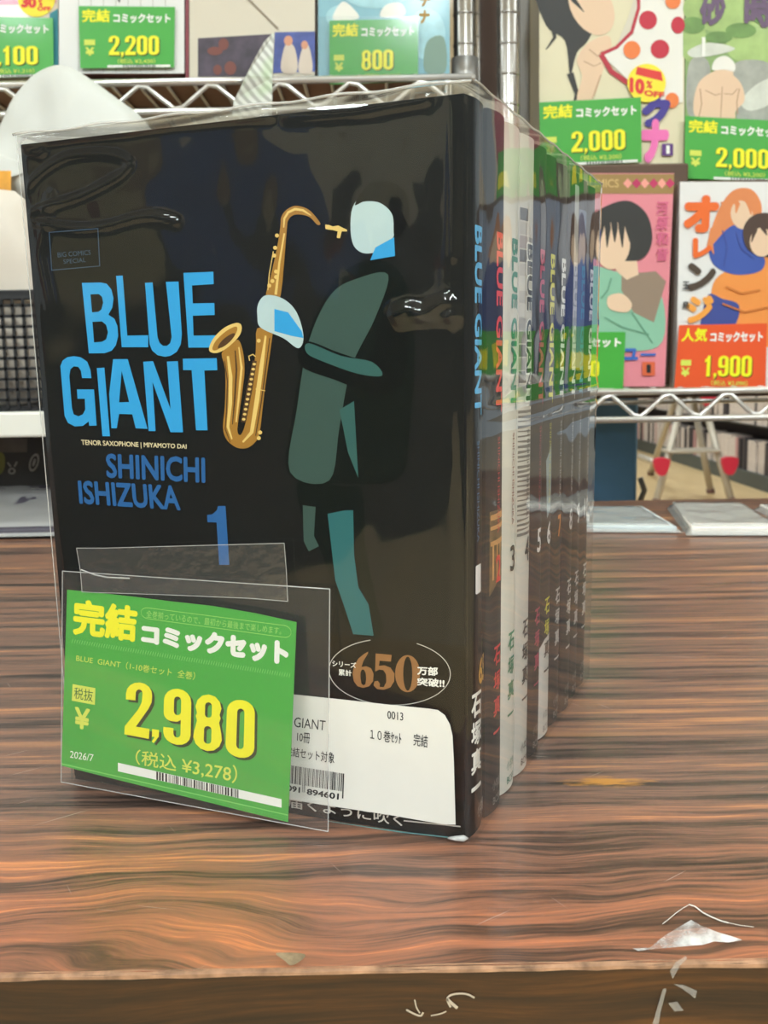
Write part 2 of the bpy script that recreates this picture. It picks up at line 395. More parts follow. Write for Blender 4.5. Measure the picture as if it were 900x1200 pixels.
for pts, w in ((((486, 1171), (488, 1180), (492, 1187)), 1.6), (((476, 1183), (486, 1188), (493, 1190), (496, 1186)), 2.2), (((505, 1190), (515, 1188), (523, 1185)), 1.5),
               (((528, 1180), (524, 1171), (528, 1166), (538, 1164), (548, 1165), (556, 1169)), 2.2), (((524, 1170), (530, 1176), (536, 1181)), 3.5)):
    obj('scuff', fill([band(smo([Vector((a, b, 0)) for a, b in pts], 4) and [v.to_2d() for v in smo([Vector((a, b, 0)) for a, b in pts], 4)], w)], lambda u, v: apron(u, v)), M('scuff_white', 'b7aa98', .7), desk)

# ------------------------------------------------------------------ the wrapped set of comics
O = Vector((-.0936, .3044, Z0 + .0004)); ANG = math.radians(-22.19)
WC, D, H, SX, SY = .1234, .1519, .1816, .028, -.0704      # the set leans a few degrees to the reader
BR = Matrix.Translation(O) @ Matrix.Rotation(ANG, 4, 'Z')
def bk(x, y, z): return BR @ Vector((x + SX*z, y + SY*z, z))
n_cov = (bk(1, 0, 0) - bk(0, 0, 0)).cross(bk(0, 0, 1) - bk(0, 0, 0)).normalized()      # towards the reader
p_cov = bk(0, 0, 0)
def cov(off):
    return lambda u, v: on(u, v, p_cov, n_cov) + n_cov*off
TH = D / 10; BULGE = .00125
GRP = 'comic volumes shrink-wrapped together as one set'
def spine_pt(k, t, z, off=0):
    b = BULGE*(1 - (2*t - 1)**2) + XS[k]
    return bk(WC + b + off, (k + t)*TH, z)
XS = [-.0006] + [.0001*random.randint(-3, 3) for _ in range(9)]
def cut(vf, step, axis=0):
    """Cut a flat (t, z) mesh into strips so that it can follow the rounded spine."""
    bm = bmesh.new(); vs = [bm.verts.new(v) for v in vf[0]]
    for f in vf[1]:
        try: bm.faces.new([vs[i] for i in f])
        except ValueError: pass
    x = step
    while x < 1:
        bmesh.ops.bisect_plane(bm, geom=bm.verts[:] + bm.edges[:] + bm.faces[:], plane_co=(x, 0, 0), plane_no=(1, 0, 0)); x += step
    bm.verts.index_update(); r = ([v.co.copy() for v in bm.verts], [tuple(v.index for v in f.verts) for f in bm.faces]); bm.free(); return r
def on_spine(k, vf, off=.00006):
    vs, fs = cut(vf, .07); return [spine_pt(k, v.x, v.y, off + abs(v.z)) for v in vs], fs
def patch(k, poly, off=.00005): return on_spine(k, fill([poly], lambda a, b: (a, b, 0)), off)
def sp_text(k, s, t0, t1, za, zb, b=0.0, turned=False, off=.00012):
    if turned: return on_spine(k, text(s, lambda a, t: (t1 - t*(t1-t0), za + (zb-za)*a, 0), b), off)
    return on_spine(k, text(s, lambda a, t: (t0 + a*(t1-t0), za + (zb-za)*t, 0), b), off)
BOOKS = [  # jacket, title, number, author, label, spine
 ('17191b', '58b4ea', 'f2f2f2', 'f4f4f0', 'black comic volume with blue lettering, front of the wrapped set', '2c3032'),
 ('16181a', 'ee4a44', 'e03c38', 'd8383c', 'second comic from the front, dark spine with red lettering and a brass street picture', '2b2c2e'),
 ('e8e6da', '2f8a66', '2a2a2a', '2f8a66', 'third comic from the front, white spine with green lettering', 'dfdcd0'),
 ('d9d5cb', '1c1c1c', '2a2a2a', '222222', 'fourth comic from the front, pale spine with a grey checked picture and black lettering', 'd2cec4'),
 ('231d20', 'c2335a', 'eeeeee', 'b52f55', 'fifth comic from the front, dark spine with crimson lettering', '2a2325'),
 ('201d1d', 'e2dc2c', 'eeeeee', 'd8d23a', 'sixth comic from the front, dark spine with yellow lettering and white foot', '2a2626'),
 ('1d1c1d', 'eeeeea', 'e08a2c', 'd0ccc8', 'seventh comic from the front, dark spine with white lettering and orange number', '272425'),
 ('1d1c1d', 'eeeeea', 'd8d4d0', 'd0ccc8', 'eighth comic from the front, dark spine with white lettering and pale band above', '272425'),
 ('1d1c20', '4a9ab8', 'eeeeee', 'c8c4c4', 'ninth comic from the front, dark spine with teal lettering', '272426'),
 ('1d1c1d', 'f0f0ec', 'd8d4d0', 'd8d4d0', 'tenth comic, last of the wrapped set, dark spine with white lettering', '272425'),
]
# outline of a jacket: front board, rounded spine, back board
def jacket(k):
    y0, y1 = k*TH + .00015, (k+1)*TH - .00015; t = .0005; xs = XS[k]
    outer = [(0, y0)]; ns = 12
    outer += [(WC + xs + BULGE*(1 - (2*i/ns - 1)**2), y0 + (y1-y0)*i/ns) for i in range(ns+1)] + [(0, y1)]
    inner = [(0, y0+t)] + [(WC + xs - t + BULGE*(1 - (2*i/ns - 1)**2), y0 + t + (y1-y0-2*t)*i/ns) for i in range(ns+1)] + [(0, y1-t)]
    m = len(outer); vs = []; fs = []
    for z in (0, H):
        for ring in (outer, inner): vs += [bk(x, y, z) for x, y in ring]
    for i in range(m-1):
        fs += [(i, i+1, 2*m+i+1, 2*m+i), (m+i+1, m+i, 3*m+i, 3*m+i+1), (2*m+i, 2*m+i+1, 3*m+i+1, 3*m+i), (i+1, i, m+i, m+i+1)]
    fs += [(0, 2*m, 3*m, m), (m-1, 2*m-1, 4*m-1, 3*m-1)]
    return vs, fs
books = []
for k, (jc, tc_, nc, ac, lab, spc) in enumerate(BOOKS):
    c = bk(.06, (k+.5)*TH, 0)
    b = thing('comic_book', lab, 'comic book', c, ANG, GRP); books.append(b)
    obj('jacket', jacket(k), M('jacket_%d' % k, spc if k else '17191a', .5, var=.08, vscale=60, spec=.12), b)
    y0, y1 = k*TH + .0008, (k+1)*TH - .0008
    obj('page_block', box8([bk(x, y, z) for z in (.001, H-.0015) for x, y in ((.0012, y0), (WC-.0008, y0), (WC-.0008, y1), (.0012, y1))]), PAGES, b)
    TM = M('title_ink_%d' % k, tc_, .45)
    if k == 3:
        r = random.Random(4)
        g = [('bcb6ae', 0), ('8f8a84', 1), ('cfcac2', 2), ('a89a94', 3), ('6d6965', 4)]
        for h, i in g:
            q = new()
            for row in range(15):
                for cc in range(2):
                    if r.randrange(5) == i:
                        za = .1630 - row*.0036; add(q, patch(k, [(cc*.36+.03, za), (cc*.36+.34, za), (cc*.36+.34, za-.0032), (cc*.36+.03, za-.0032)]))
            if q[0]: obj('checked_picture', q, M('spine_grey_' + h, h, .5), b)
        q = new()
        for row in range(26):
            za = .109 - row*.0014; add(q, patch(k, [(.03, za), (.8, za - .0004*r.random()), (.8, za-.0003-.0009*r.random()), (.03, za-.0003-.0006*r.random())]))
        obj('line_picture', q, M('spine_line_grey', '77726c', .5), b)
    if k == 1:
        obj('street_picture', patch(k, [(.12, .0845), (.85, .0845), (.85, .064), (.5, .0655), (.12, .062)]), M('brass_brown', '6f5836', .5, var=.4, vscale=300), b)
        q = new()
        for a, z_, h_ in ((.15, .0835, .0014), (.15, .0805, .0010), (.15, .0765, .0012)): add(q, patch(k, [(a, z_), (.84, z_+.0004), (.84, z_-h_), (a, z_-h_)], .00009))
        for a in (.22, .4, .58): add(q, patch(k, [(a, .0755), (a+.06, .0755), (a+.06, .066), (a, .066)], .00009))
        obj('brass_beam', q, M('brass_orange', 'd09a5c', .5), b)
    if k == 5:
        foot = [(.06, 0.0006), (.06, .0315), (.3, .0338), (.6, .0345), (.94, .034), (.94, .0006)]
        obj('white_foot', patch(k, foot), M('white_paper_foot', 'e2ded6', .5), b)
        obj('pale_picture', patch(k, [(.25, .092), (.6, .097), (.72, .084), (.6, .076), (.35, .0735)]), M('pale_blue_print', '8fa2a6', .5), b)
    if k == 7:
        obj('pale_band', patch(k, [(.3, .12), (.3, .178), (.85, .178), (.85, .12)]), M('pale_blue_band', 'b9bdb9', .5), b)
    if k == 8:
        obj('blue_band', patch(k, [(.1, .12), (.1, .172), (.9, .172), (.9, .12)]), M('slate_blue_band', '5a6a8c', .5), b)
    # lettering down the spine
    if k == 3:
        obj('title_outline', sp_text(k, 'BLUE GIANT', .27, .73, .1545, .1091, .075, True, .00009), WHT, b)
    obj('title_lettering', sp_text(k, 'BLUE GIANT', .31, .69, .1540, .1097, .035, True), TM, b)
    obj('romanised_author_lettering', sp_text(k, 'SHINICHI ISHIZUKA', .43, .55, .1035, .0783, .0, True), M('thin_ink_%d' % k, '3a6f9a' if k == 0 else ('8a4a40' if k == 2 else ac), .5), b)
    obj('volume_number', sp_text(k, str(k+1), .36 if k < 9 else .28, .66, .0724, .0650, .02), M('number_ink_%d' % k, nc, .5), b)
    AM = M('author_ink_%d' % k, ac, .5)
    if k:
        q = new()
        for i, ch in enumerate('石塚真一'):
            z_ = .0474 - i*.0072; h_ = .0054
            if ch == '一': h_ = .0007; z_ -= .0025
            if not (k == 5 and i > 1): add(q, sp_text(k, ch, .29, .69, z_, z_-h_, .02))
        obj('author_lettering', q, AM, b)
        if k == 5:
            q = sp_text(k, '真', .29, .69, .033, .0276, .02); add(q, sp_text(k, '一', .29, .69, .0233, .0226, .02))
            obj('author_lettering', q, BLK, b)
        q = sp_text(k, '小学館', .27, .72, .0092, .0062); add(q, sp_text(k, 'BCSP', .29, .70, .0042, .0020))
        obj('publisher_lettering', q, M('publisher_ink_%d' % k, {2: '3f8a70', 3: '333333'}.get(k, '8f8b88'), .5), b)

# ---- the front cover of the first volume
B0 = books[0]
def art(name, polys, mat, off, parent=B0): return obj(name, fill(polys, cov(off)), mat, parent)
TITLE = M('cover_blue', '2d9fe0', .45); ABLUE = M('author_blue', '1f5f9e', .45)
T = lambda pts: Z(60, 310, 4.2857, pts)
tl = new()
letters = [
 [[(155, 92), (250, 90), (280, 97), (303, 125), (314, 170), (308, 215), (288, 252), (318, 272), (334, 310), (337, 360), (326, 405), (305, 432), (270, 445), (190, 446)],
  [(198, 150), (240, 148), (256, 162), (262, 192), (253, 226), (238, 237), (206, 240)], [(208, 288), (255, 285), (277, 303), (286, 340), (277, 376), (255, 388), (216, 391)]],
 [[(327, 57), (360, 55), (383, 357), (488, 355), (488, 415), (355, 415)]],
 [[(472, 92), (510, 90), (535, 365), (545, 393), (562, 408), (582, 408), (598, 395), (606, 365), (577, 87), (640, 85), (657, 350), (652, 400), (632, 438), (600, 458), (572, 463), (535, 455), (508, 432), (495, 400)]],
 [[(665, 42), (815, 36), (817, 98), (708, 105), (712, 195), (820, 193), (822, 253), (712, 257), (716, 357), (850, 355), (850, 417), (690, 417)]],
 [[(47, 510), (58, 482), (82, 465), (115, 460), (150, 466), (182, 488), (198, 530), (203, 570), (156, 570), (150, 533), (137, 514), (115, 511), (98, 525), (92, 560), (105, 720), (114, 752), (138, 762), (160, 752), (172, 728), (170, 674), (133, 674), (130, 627), (216, 627), (229, 808), (192, 810), (189, 788), (160, 810), (120, 813), (85, 795), (68, 760)]],
 [[(230, 520), (268, 518), (296, 862), (258, 862)]],
 [[(312, 475), (385, 475), (485, 825), (425, 822), (408, 752), (342, 750), (330, 822), (303, 822), (292, 650)], [(355, 535), (392, 690), (342, 692)]],
 [[(463, 488), (512, 485), (600, 725), (582, 487), (637, 485), (663, 842), (600, 842), (510, 590), (525, 836), (490, 836)]],
 [[(662, 473), (832, 470), (835, 530), (770, 532), (786, 832), (728, 832), (706, 530), (663, 530)]],
]
for L_ in letters: add(tl, fill([T(q) for q in L_], cov(.00008)))
obj('title_lettering', tl, TITLE, B0)
A_ = lambda pts: Z(80, 500, 4.5, pts)
ql = text('SHINICHI', quad(A_([(198, 140), (722, 162), (724, 298), (203, 270)]), cov(.00008)), .03)
add(ql, text('ISHIZUKA', quad(A_([(50, 282), (582, 310), (594, 443), (60, 407)]), cov(.00008)), .03))
obj('author_lettering', ql, ABLUE, B0)
art('volume_number', [A_([(790, 418), (830, 418), (850, 728), (797, 728), (783, 505), (735, 503), (733, 465), (760, 462), (785, 440)])], ABLUE, .00008)
obj('credit_lettering', text('TENOR SAXOPHONE | MIYAMOTO DAI', quad(A_([(68, 68), (625, 92), (625, 124), (72, 104)]), cov(.00008)), .02), M('cream_ink', 'e2d6ae', .5), B0)
LG = lambda pts: Z(0, 60, 3.53, pts)
lq = fill([LG([(202, 748), (407, 732), (415, 890), (213, 908)]), LG([(206, 751), (404, 736), (411, 887), (216, 904)])], cov(.00006))
add(lq, text('BIG COMICS', quad(LG([(238, 833), (375, 822), (376, 842), (240, 853)]), cov(.00006))))
add(lq, text('SPECIAL', quad(LG([(262, 862), (355, 854), (356, 872), (264, 880)]), cov(.00006))))
obj('imprint_box', lq, M('dim_blue_ink', '2b4a66', .5), B0)
# a plain faceless figure block takes the place of the cover's drawn character
fig = new()
art('figure_coat', [sm([(392, 330), (412, 312), (442, 304), (468, 318), (482, 355), (486, 420), (480, 500), (468, 560), (400, 566), (338, 556), (342, 490), (352, 430), (366, 378)], 5)], M('coat_dark', '0d1413', .5, spec=.1), .00005)
art('figure_coat_panel', [sm([(388, 345), (420, 326), (455, 322), (440, 372), (412, 430), (398, 500), (386, 563), (340, 553), (348, 480), (362, 400)], 5)], M('coat_green', '2f4d48', .5), .00008)
art('figure_coat_panel', [[(398, 480), (415, 470), (420, 560), (408, 530)]], M('coat_teal', '275a58', .5), .0001)
art('figure_sleeve', [sm([(462, 352), (478, 400), (470, 450), (440, 462), (395, 446), (352, 428), (358, 400), (400, 414), (434, 420), (444, 380)], 5)], M('sleeve_dark', '0a0f10', .5, spec=.1), .00012)
art('figure_sleeve_panel', [sm([(362, 402), (400, 417), (436, 424), (448, 440), (420, 438), (380, 424), (360, 414)], 4)], M('coat_teal', '275a58', .5), .00014)
art('figure_trousers', [sm([(350, 562), (400, 570), (424, 575), (428, 640), (440, 700), (448, 744), (412, 741), (392, 690), (374, 640), (356, 610)], 4)], M('trousers_dark', '0c1413', .5, spec=.1), .00004)
art('figure_trouser_panel', [[(384, 602), (404, 598), (414, 598), (415, 650), (420, 688), (432, 708), (438, 745), (414, 743), (404, 712), (393, 680)]], M('trouser_teal', '1e6468', .5), .00007)
art('figure_trouser_panel', [[(355, 592), (370, 594), (368, 628), (374, 640), (362, 646), (356, 634)]], M('coat_green', '2f4d48', .5), .00007)
art('figure_head', [sm([(412, 248), (424, 230), (446, 226), (462, 240), (464, 268), (452, 290), (428, 297), (413, 284)], 5)], M('pale_blue_skin', 'b4cdd2', .5), .00006)
art('figure_neck', [[(440, 290), (462, 278), (463, 300), (434, 305)]], M('cover_blue', '2d9fe0', .45), .00008)
art('figure_hair', [sm([(416, 240), (430, 218), (452, 212), (474, 224), (480, 250), (470, 276), (462, 276), (460, 252), (446, 238), (428, 236)], 5)], M('hair_dark', '0c0e0f', .5, spec=.1), .00009)
art('figure_hand', [sm([(303, 356), (312, 346), (332, 350), (348, 366), (356, 394), (350, 408), (332, 396), (306, 384), (302, 370)], 5)], M('pale_blue_skin', 'b4cdd2', .5), .00018)
art('figure_hand_panel', [[(322, 362), (338, 366), (354, 388), (356, 396), (344, 394), (322, 388)]], M('cover_blue', '2d9fe0', .45), .0002)
# the saxophone printed on the cover
S_ = lambda pts: Z(230, 220, 3.75, pts)
GOLD = M('sax_gold', 'a3762c', .45); GLT = M('sax_light', 'e2c474', .45); GDK = M('sax_dark', '4a2f10', .5)
art('saxophone_neck', [S_(sm([(370, 172), (374, 130), (394, 100), (430, 80), (470, 85), (505, 105), (545, 155), (532, 162), (500, 130), (460, 118), (425, 122), (404, 145), (398, 190), (372, 470), (338, 500), (306, 480), (330, 380), (358, 250)], 4))], GOLD, .00008)
art('saxophone_neck_shine', [S_(band([(385, 175), (388, 135), (405, 108), (435, 94), (470, 99), (505, 122)], [5, 9, 11, 11, 10, 4]))], GLT, .00011)
art('saxophone_tube_shine', [S_(band([(388, 200), (366, 330), (350, 470)], [7, 9, 12]))], GLT, .00011)
art('saxophone_mouthpiece', [S_([(568, 162), (585, 164), (600, 170), (625, 166), (640, 174), (662, 184), (664, 192), (640, 192), (632, 222), (618, 220), (622, 192), (600, 186), (580, 184), (568, 180)])], GLT, .00008)
art('saxophone_body', [S_(sm([(112, 728), (128, 800), (127, 950), (118, 1050), (130, 1100), (158, 1130), (190, 1145), (228, 1142), (262, 1115), (280, 1072), (300, 900), (334, 660), (330, 630), (268, 618), (262, 720), (238, 900), (218, 1030), (197, 1085), (182, 1072), (186, 1020), (205, 880), (213, 800), (206, 720), (185, 668), (150, 690)], 3))], GOLD, .00008)
art('saxophone_body_shine', [S_(band([(140, 740), (152, 830), (150, 950), (140, 1050), (158, 1105)], [10, 16, 16, 12, 6]))], GLT, .00011)
art('saxophone_body_shine', [S_(band([(188, 700), (200, 790), (188, 920), (176, 1030)], [5, 10, 9, 6]))], GLT, .00011)
art('saxophone_body_shine', [S_(band([(306, 650), (288, 780), (268, 930), (244, 1075), (205, 1118)], [8, 18, 20, 16, 8]))], GLT, .00011)
art('saxophone_body_shade', [S_(band([(126, 760), (138, 850), (134, 980), (128, 1060), (150, 1118)], [3, 5, 5, 4, 3]))], GDK, .00013)
art('saxophone_body_shade', [S_(band([(172, 715), (178, 800), (170, 930), (160, 1040)], [5, 8, 7, 4]))], GDK, .00013)
art('saxophone_body_shade', [S_(band([(324, 660), (306, 800), (284, 960), (262, 1090)], [4, 5, 5, 4]))], GDK, .00013)
art('saxophone_keys', [S_(band([(258, 760), (236, 880), (208, 1030)], [18, 26, 22]))], GDK, .00014)
q = new()
for i in range(12): add(q, fill([S_(ell(256 - i*4.2, 775 + i*22, 8, 6, 10))], cov(.00016)))
for x, y in ((344, 298), (352, 368), (336, 410), (276, 672), (352, 392), (322, 430), (282, 1075), (276, 1100), (356, 210), (348, 264)): add(q, fill([S_(ell(x, y, 9, 9, 10))], cov(.00016)))
add(q, fill([S_(band([(340, 280), (322, 380), (316, 450)], 4))], cov(.00016))); add(q, fill([S_(band([(236, 760), (232, 740), (250, 732), (262, 742)], 5))], cov(.00016)))
add(q, fill([S_(band([(262, 884), (304, 892)], 4))], cov(.00016)))
obj('saxophone_key_buttons', q, GLT, B0)
art('saxophone_bell', [S_(sm([(58, 714), (74, 666), (122, 617), (176, 594), (200, 606), (192, 648), (142, 700), (92, 726)], 5))], GLT, .00016)
art('saxophone_bell_mouth', [S_(sm([(72, 708), (88, 672), (130, 632), (172, 610), (182, 622), (166, 656), (122, 694), (88, 714)], 5))], GOLD, .00018)
art('saxophone_bell_mouth', [S_(sm([(96, 702), (118, 668), (160, 640), (172, 646), (150, 676), (118, 700)], 4))], GDK, .0002)
# paper band round the foot of the first volume (its own sheet over the jacket)
ob_z = .0530
def obi_shell():
    ys = [0.0]; o = .00022; vs = []; fs = []; ns = 12
    prof = [(-.0002, -.0001)] + [(WC + XS[0] + o*1.0 + BULGE*(1 - (2*i/ns - 1)**2), TH*i/ns*(.97) + .00015 - (o if i == 0 else 0)) for i in range(ns+1)]
    prof[0] = (0, .00015 - o)
    for z in (.0012, ob_z): vs += [bk(x, y, z) for x, y in prof]
    m = len(prof)
    for i in range(m-1): fs.append((i, i+1, m+i+1, m+i))
    return vs, fs
obi = obj('paper_band', obi_shell(), M('band_black', '120f0d', .45, var=.1, vscale=50, spec=.15), B0)
OB = .00032
def band_art(name, vf, mat): return obj(name, vf, mat, obi)
E_ = lambda pts: Z(380, 740, 5.625, pts)
full = ell(434, 265, 400, 217, 72, .05)
# the ring is cut off by the top edge of the band
ring = new()
for a, c in zip(full, full[1:] + full[:1]):
    def topv(x): return 22 + x*.075
    if a[1] < topv(a[0]) + 4 or c[1] < topv(c[0]) + 4: continue
    add(ring, fill([E_(band([a, c], 5))], cov(OB)))
tz = [(205, 45), (620, 80)]
band_art('badge_ring', ring, M('thin_white_ink', 'c9c6bf', .5))
BZ = M('bronze_ink', '96683c', .45)
q = new()
add(q, fill([E_([(292, 130), (262, 148), (228, 176), (200, 222), (190, 275), (198, 325), (222, 358), (260, 369), (300, 358), (325, 325), (328, 275), (312, 240), (280, 226), (248, 232), (262, 190), (292, 142)]), E_([(242, 270), (250, 250), (264, 248), (276, 270), (280, 310), (274, 345), (260, 352), (248, 340), (242, 305)])], cov(OB)))
add(q, fill([E_([(342, 142), (448, 152), (442, 196), (368, 190), (364, 224), (400, 220), (440, 236), (466, 275), (464, 325), (440, 365), (395, 382), (350, 376), (328, 352), (334, 326), (356, 322), (370, 342), (368, 362), (395, 364), (412, 330), (410, 280), (392, 252), (365, 248), (338, 262)])], cov(OB)))
add(q, fill([E_(ell(552, 275, 82, 122, 36)), E_(ell(553, 275, 30, 112, 30))], cov(OB)))
band_art('badge_number', q, BZ)
q = text('シリーズ', quad(E_([(56, 185), (214, 202), (214, 238), (58, 226)]), cov(OB+.00005)), .02)
add(q, text('累計', quad(E_([(98, 243), (184, 252), (184, 292), (98, 286)]), cov(OB+.00005)), .02))
add(q, text('万部', quad(E_([(616, 226), (752, 232), (752, 290), (616, 282)]), cov(OB+.00005)), .035))
add(q, text('突破!!', quad(E_([(616, 300), (796, 308), (796, 368), (616, 352)]), cov(OB+.00005)), .035))
band_art('badge_lettering', q, WHT)
K_ = lambda pts: Z(320, 820, 4.09, pts)
def khomo(a, t):
    p = quad(K_([(-330, 395), (622, 545), (622, 604), (-330, 446)]))(a, t); return cov(OB)(p.x, p.y)
q = text('どこまでも届くように吹く', khomo, .01)
add(q, fill([K_([(628, 574), (900, 602), (900, 608), (628, 580)])], cov(OB)))
band_art('slogan_lettering', q, M('slogan_ink', 'cfcac0', .5))
q = new()
for a, c in (((548, 984), (470, 976)),): add(q, fill([[(386, 961.5), (470, 973.5), (545, 982), (545, 983.5), (470, 975), (386, 963)]], cov(OB)))
band_art('foot_line', q, M('teal_line', '5f8f90', .4))
q = new()
for i, ch in enumerate('石塚真一'):
    z_ = .0392 - i*.0077; h_ = .0066
    if ch == '一': h_ = .0012; z_ -= .0024
    add(q, sp_text(0, ch, .16, .60, z_, z_-h_, .03, off=.00045))
band_art('author_lettering', q, WHT)
band_art('badge_number', sp_text(0, '65', .46, .95, .0478, .0405, .03, off=.00045), M('gold_ink', 'd9a43a', .4))
band_art('publisher_lettering', sp_text(0, '小学館', .42, .84, .0080, .0040, off=.00045), M('publisher_band_ink', 'b8b4aa', .5))

# ------------------------------------------------------------------ clear wrap round the whole set
FILM = film_mat('clear_wrap', 1.5, .035, .004, 1.15)
wrap = thing('shrink_wrap', 'clear glossy plastic wrap stretched round the ten comics', 'plastic wrap', bk(WC/2, D/2, 0), ANG)
def to_loc(u, v):
    p = BR.inverted() @ on(u, v, p_cov, n_cov); z = p.z; return (p.x - SX*z, z)
ridges = []
def ridge(pts, h, s): ridges.append(([to_loc(u, v) for u, v in pts], h, s))
loop = LG([(100, 590), (160, 520), (250, 455), (330, 432), (430, 427), (500, 438), (545, 465), (530, 495), (490, 528), (380, 585), (300, 615), (220, 640), (150, 665), (122, 688), (140, 706), (200, 720), (330, 735), (450, 725), (560, 695), (640, 685), (700, 695), (740, 710)])
ridge([tuple(v.to_2d()) for v in smo([Vector((a, b, 0)) for a, b in loop], 3)], .0006, .0011)
ridge([(28, 172), (50, 166), (100, 160), (150, 155), (200, 147), (260, 140), (320, 138)], .0012, .0011)
ridge(LG([(95, 395), (140, 420), (180, 432), (192, 420), (165, 400), (120, 385)]), .0008, .0009)
ridge([(465, 368), (480, 363), (495, 366), (510, 360), (525, 354), (536, 358), (534, 370)], .0012, .0018)
ridge([(470, 378), (490, 374), (510, 372), (530, 372)], .0007, .0014)
ridge([(541, 130), (542, 340), (545, 480), (547, 700)], .0005, .0009)
ridge([(536, 120), (534, 200), (533, 300)], .0004, .0014)
ridge([(60, 230), (48, 300), (60, 360)], .0005, .002)
ridge([(340, 138), (420, 132), (500, 118)], .0006, .0016)
def seg_d(px, pz, pts):
    best = 9
    for (ax, az), (bx, bz) in zip(pts, pts[1:]):
        dx, dz = bx-ax, bz-az; l = dx*dx + dz*dz + 1e-12; t = max(0, min(1, ((px-ax)*dx + (pz-az)*dz)/l))
        d = (px-ax-t*dx)**2 + (pz-az-t*dz)**2
        if d < best: best = d
    return best
from mathutils import noise as mn
EX = .0016; nx, nz = 190, 270; FH = H + .0022
def front_film():
    vs = []; fs = []; x0, x1 = -.0006, WC + .0004
    bb = [(min(p[0] for p in r[0])-3*r[2], max(p[0] for p in r[0])+3*r[2], min(p[1] for p in r[0])-3*r[2], max(p[1] for p in r[0])+3*r[2]) for r in ridges]
    for j in range(nz+1):
        z = FH*j/nz
        for i in range(nx+1):
            x = x0 + (x1-x0)*i/nx
            h = .00085
            for (pts, hh, s), q in zip(ridges, bb):
                if q[0] < x < q[1] and q[2] < z < q[3]: h += hh*math.exp(-seg_d(x, z, pts)/(s*s))
            slack = max(0, min(1, (z-.055)/.05))
            h += .0005*slack*(mn.noise(Vector((x*38, z*26, 1)))) + .00022*slack*mn.noise(Vector((x*110, z*70, 5)))
            e = min(1, (x1-x)/.004, (x-x0)/.003); h = h*max(.3, e)
            vs.append(bk(x, -h, z))
    for j in range(nz):
        for i in range(nx):
            a = j*(nx+1)+i; fs.append((a, a+1, a+nx+2, a+nx+1))
    return vs, fs
film = obj('front_film', front_film(), FILM, wrap, True)
# rounded front edge, spine side, back and fore-edge side: one wall of film following the set
def side_film():
    prof = []
    for k in range(5):
        a = math.radians(-90 + 90*k/4); prof.append((WC + .0004 + .0018*math.cos(a) , -.0003 + .0008*math.sin(a) + .0006*k/4))
    for i in range(1, 60): prof.append((WC + .0022, .0006 + (D - .0012)*i/60))
    for k in range(5):
        a = math.radians(90*k/4); prof.append((WC + .0004 + .0018*math.cos(a), D + .0006 + .001*math.sin(a)))
    prof += [(WC*.5, D+.0012), (-.0004, D+.0012), (-.0010, D+.0006), (-.0010, D*.5), (-.0010, .0003), (-.0006, -.00026)]
    m = len(prof); vs = []; fs = []; nzz = 90
    for j in range(nzz+1):
        z = FH*j/nzz
        for i, (x, y) in enumerate(prof):
            w = .00028*mn.noise(Vector((y*30, z*16, 9))) + .00012*mn.noise(Vector((y*90, z*50, 2)))
            s = 1 if 4 <= i <= 64 else 0
            if s:
                for zc, hh, sg in ((.110 + .02*y, .0009, .0018), (.1045 + .01*y, .0006, .0012), (.128+.05*y, .0003, .002)): w += hh*math.exp(-((z-zc)/sg)**2)*min(1, y/.06)
            vs.append(bk(x + w*s, y, z))
    for j in range(nzz):
        for i in range(m-1): a = j*m+i; fs.append((a, a+1, a+m+1, a+m))
    return vs, fs
obj('side_film', side_film(), FILM, wrap, True)
def top_film():
    vs = []; fs = []; a_, b_ = 50, 50
    for j in range(b_+1):
        y = -.0006 + (D+.002)*j/b_
        for i in range(a_+1):
            x = -.001 + (WC+.0032)*i/a_
            e = min(1, min(i, a_-i)/6, min(j, b_-j)/6)
            pk = math.exp(-((x-.112)**2 + (y-.016)**2)/.014**2)
            z = FH + e*(.0008 + .0008*mn.noise(Vector((x*30, y*30, 3)))) + .0034*pk*min(1, min(i, a_-i)/3, j/4) + .001*e*max(0, x/WC)
            vs.append(bk(x, y, z))
    for j in range(b_):
        for i in range(a_): q = j*(a_+1)+i; fs.append((q, q+1, q+a_+2, q+a_+1))
    return vs, fs
obj('top_film', top_film(), film_mat('clear_wrap_top', 1.5, .08, .16, 1.3), wrap, True)
seam = new()
pts = [bk(-.0016 + (WC+.003)*i/40, -.0006, FH + .0003 + .0003*math.sin(i*.9)) for i in range(41)]
add(seam, tube(pts, .00035, 6))
add(seam, tube([bk(WC+.0022, -.0003 + (D+.001)*i/40, FH + .0002*math.sin(i*1.3)) for i in range(41)], .0003, 6))
add(seam, tube([bk(-.0006, -.0006, FH*i/20) for i in range(21)], .00014, 6))
obj('film_seam', seam, film_mat('film_seam_clear', 1.5, .12, .45, 1.4), wrap, True)
kn = bk(WC-.0004, -.0012, .0006)
obj('gathered_corner', tube([kn + Vector(p) for p in ((-.004, .0010, .0004), (-.002, .0003, .0006), (0, 0, .0007), (.0012, .0006, .0004))], [.0003, .0007, .0009, .0003], 8), film_mat('film_seam_clear'), wrap, True)
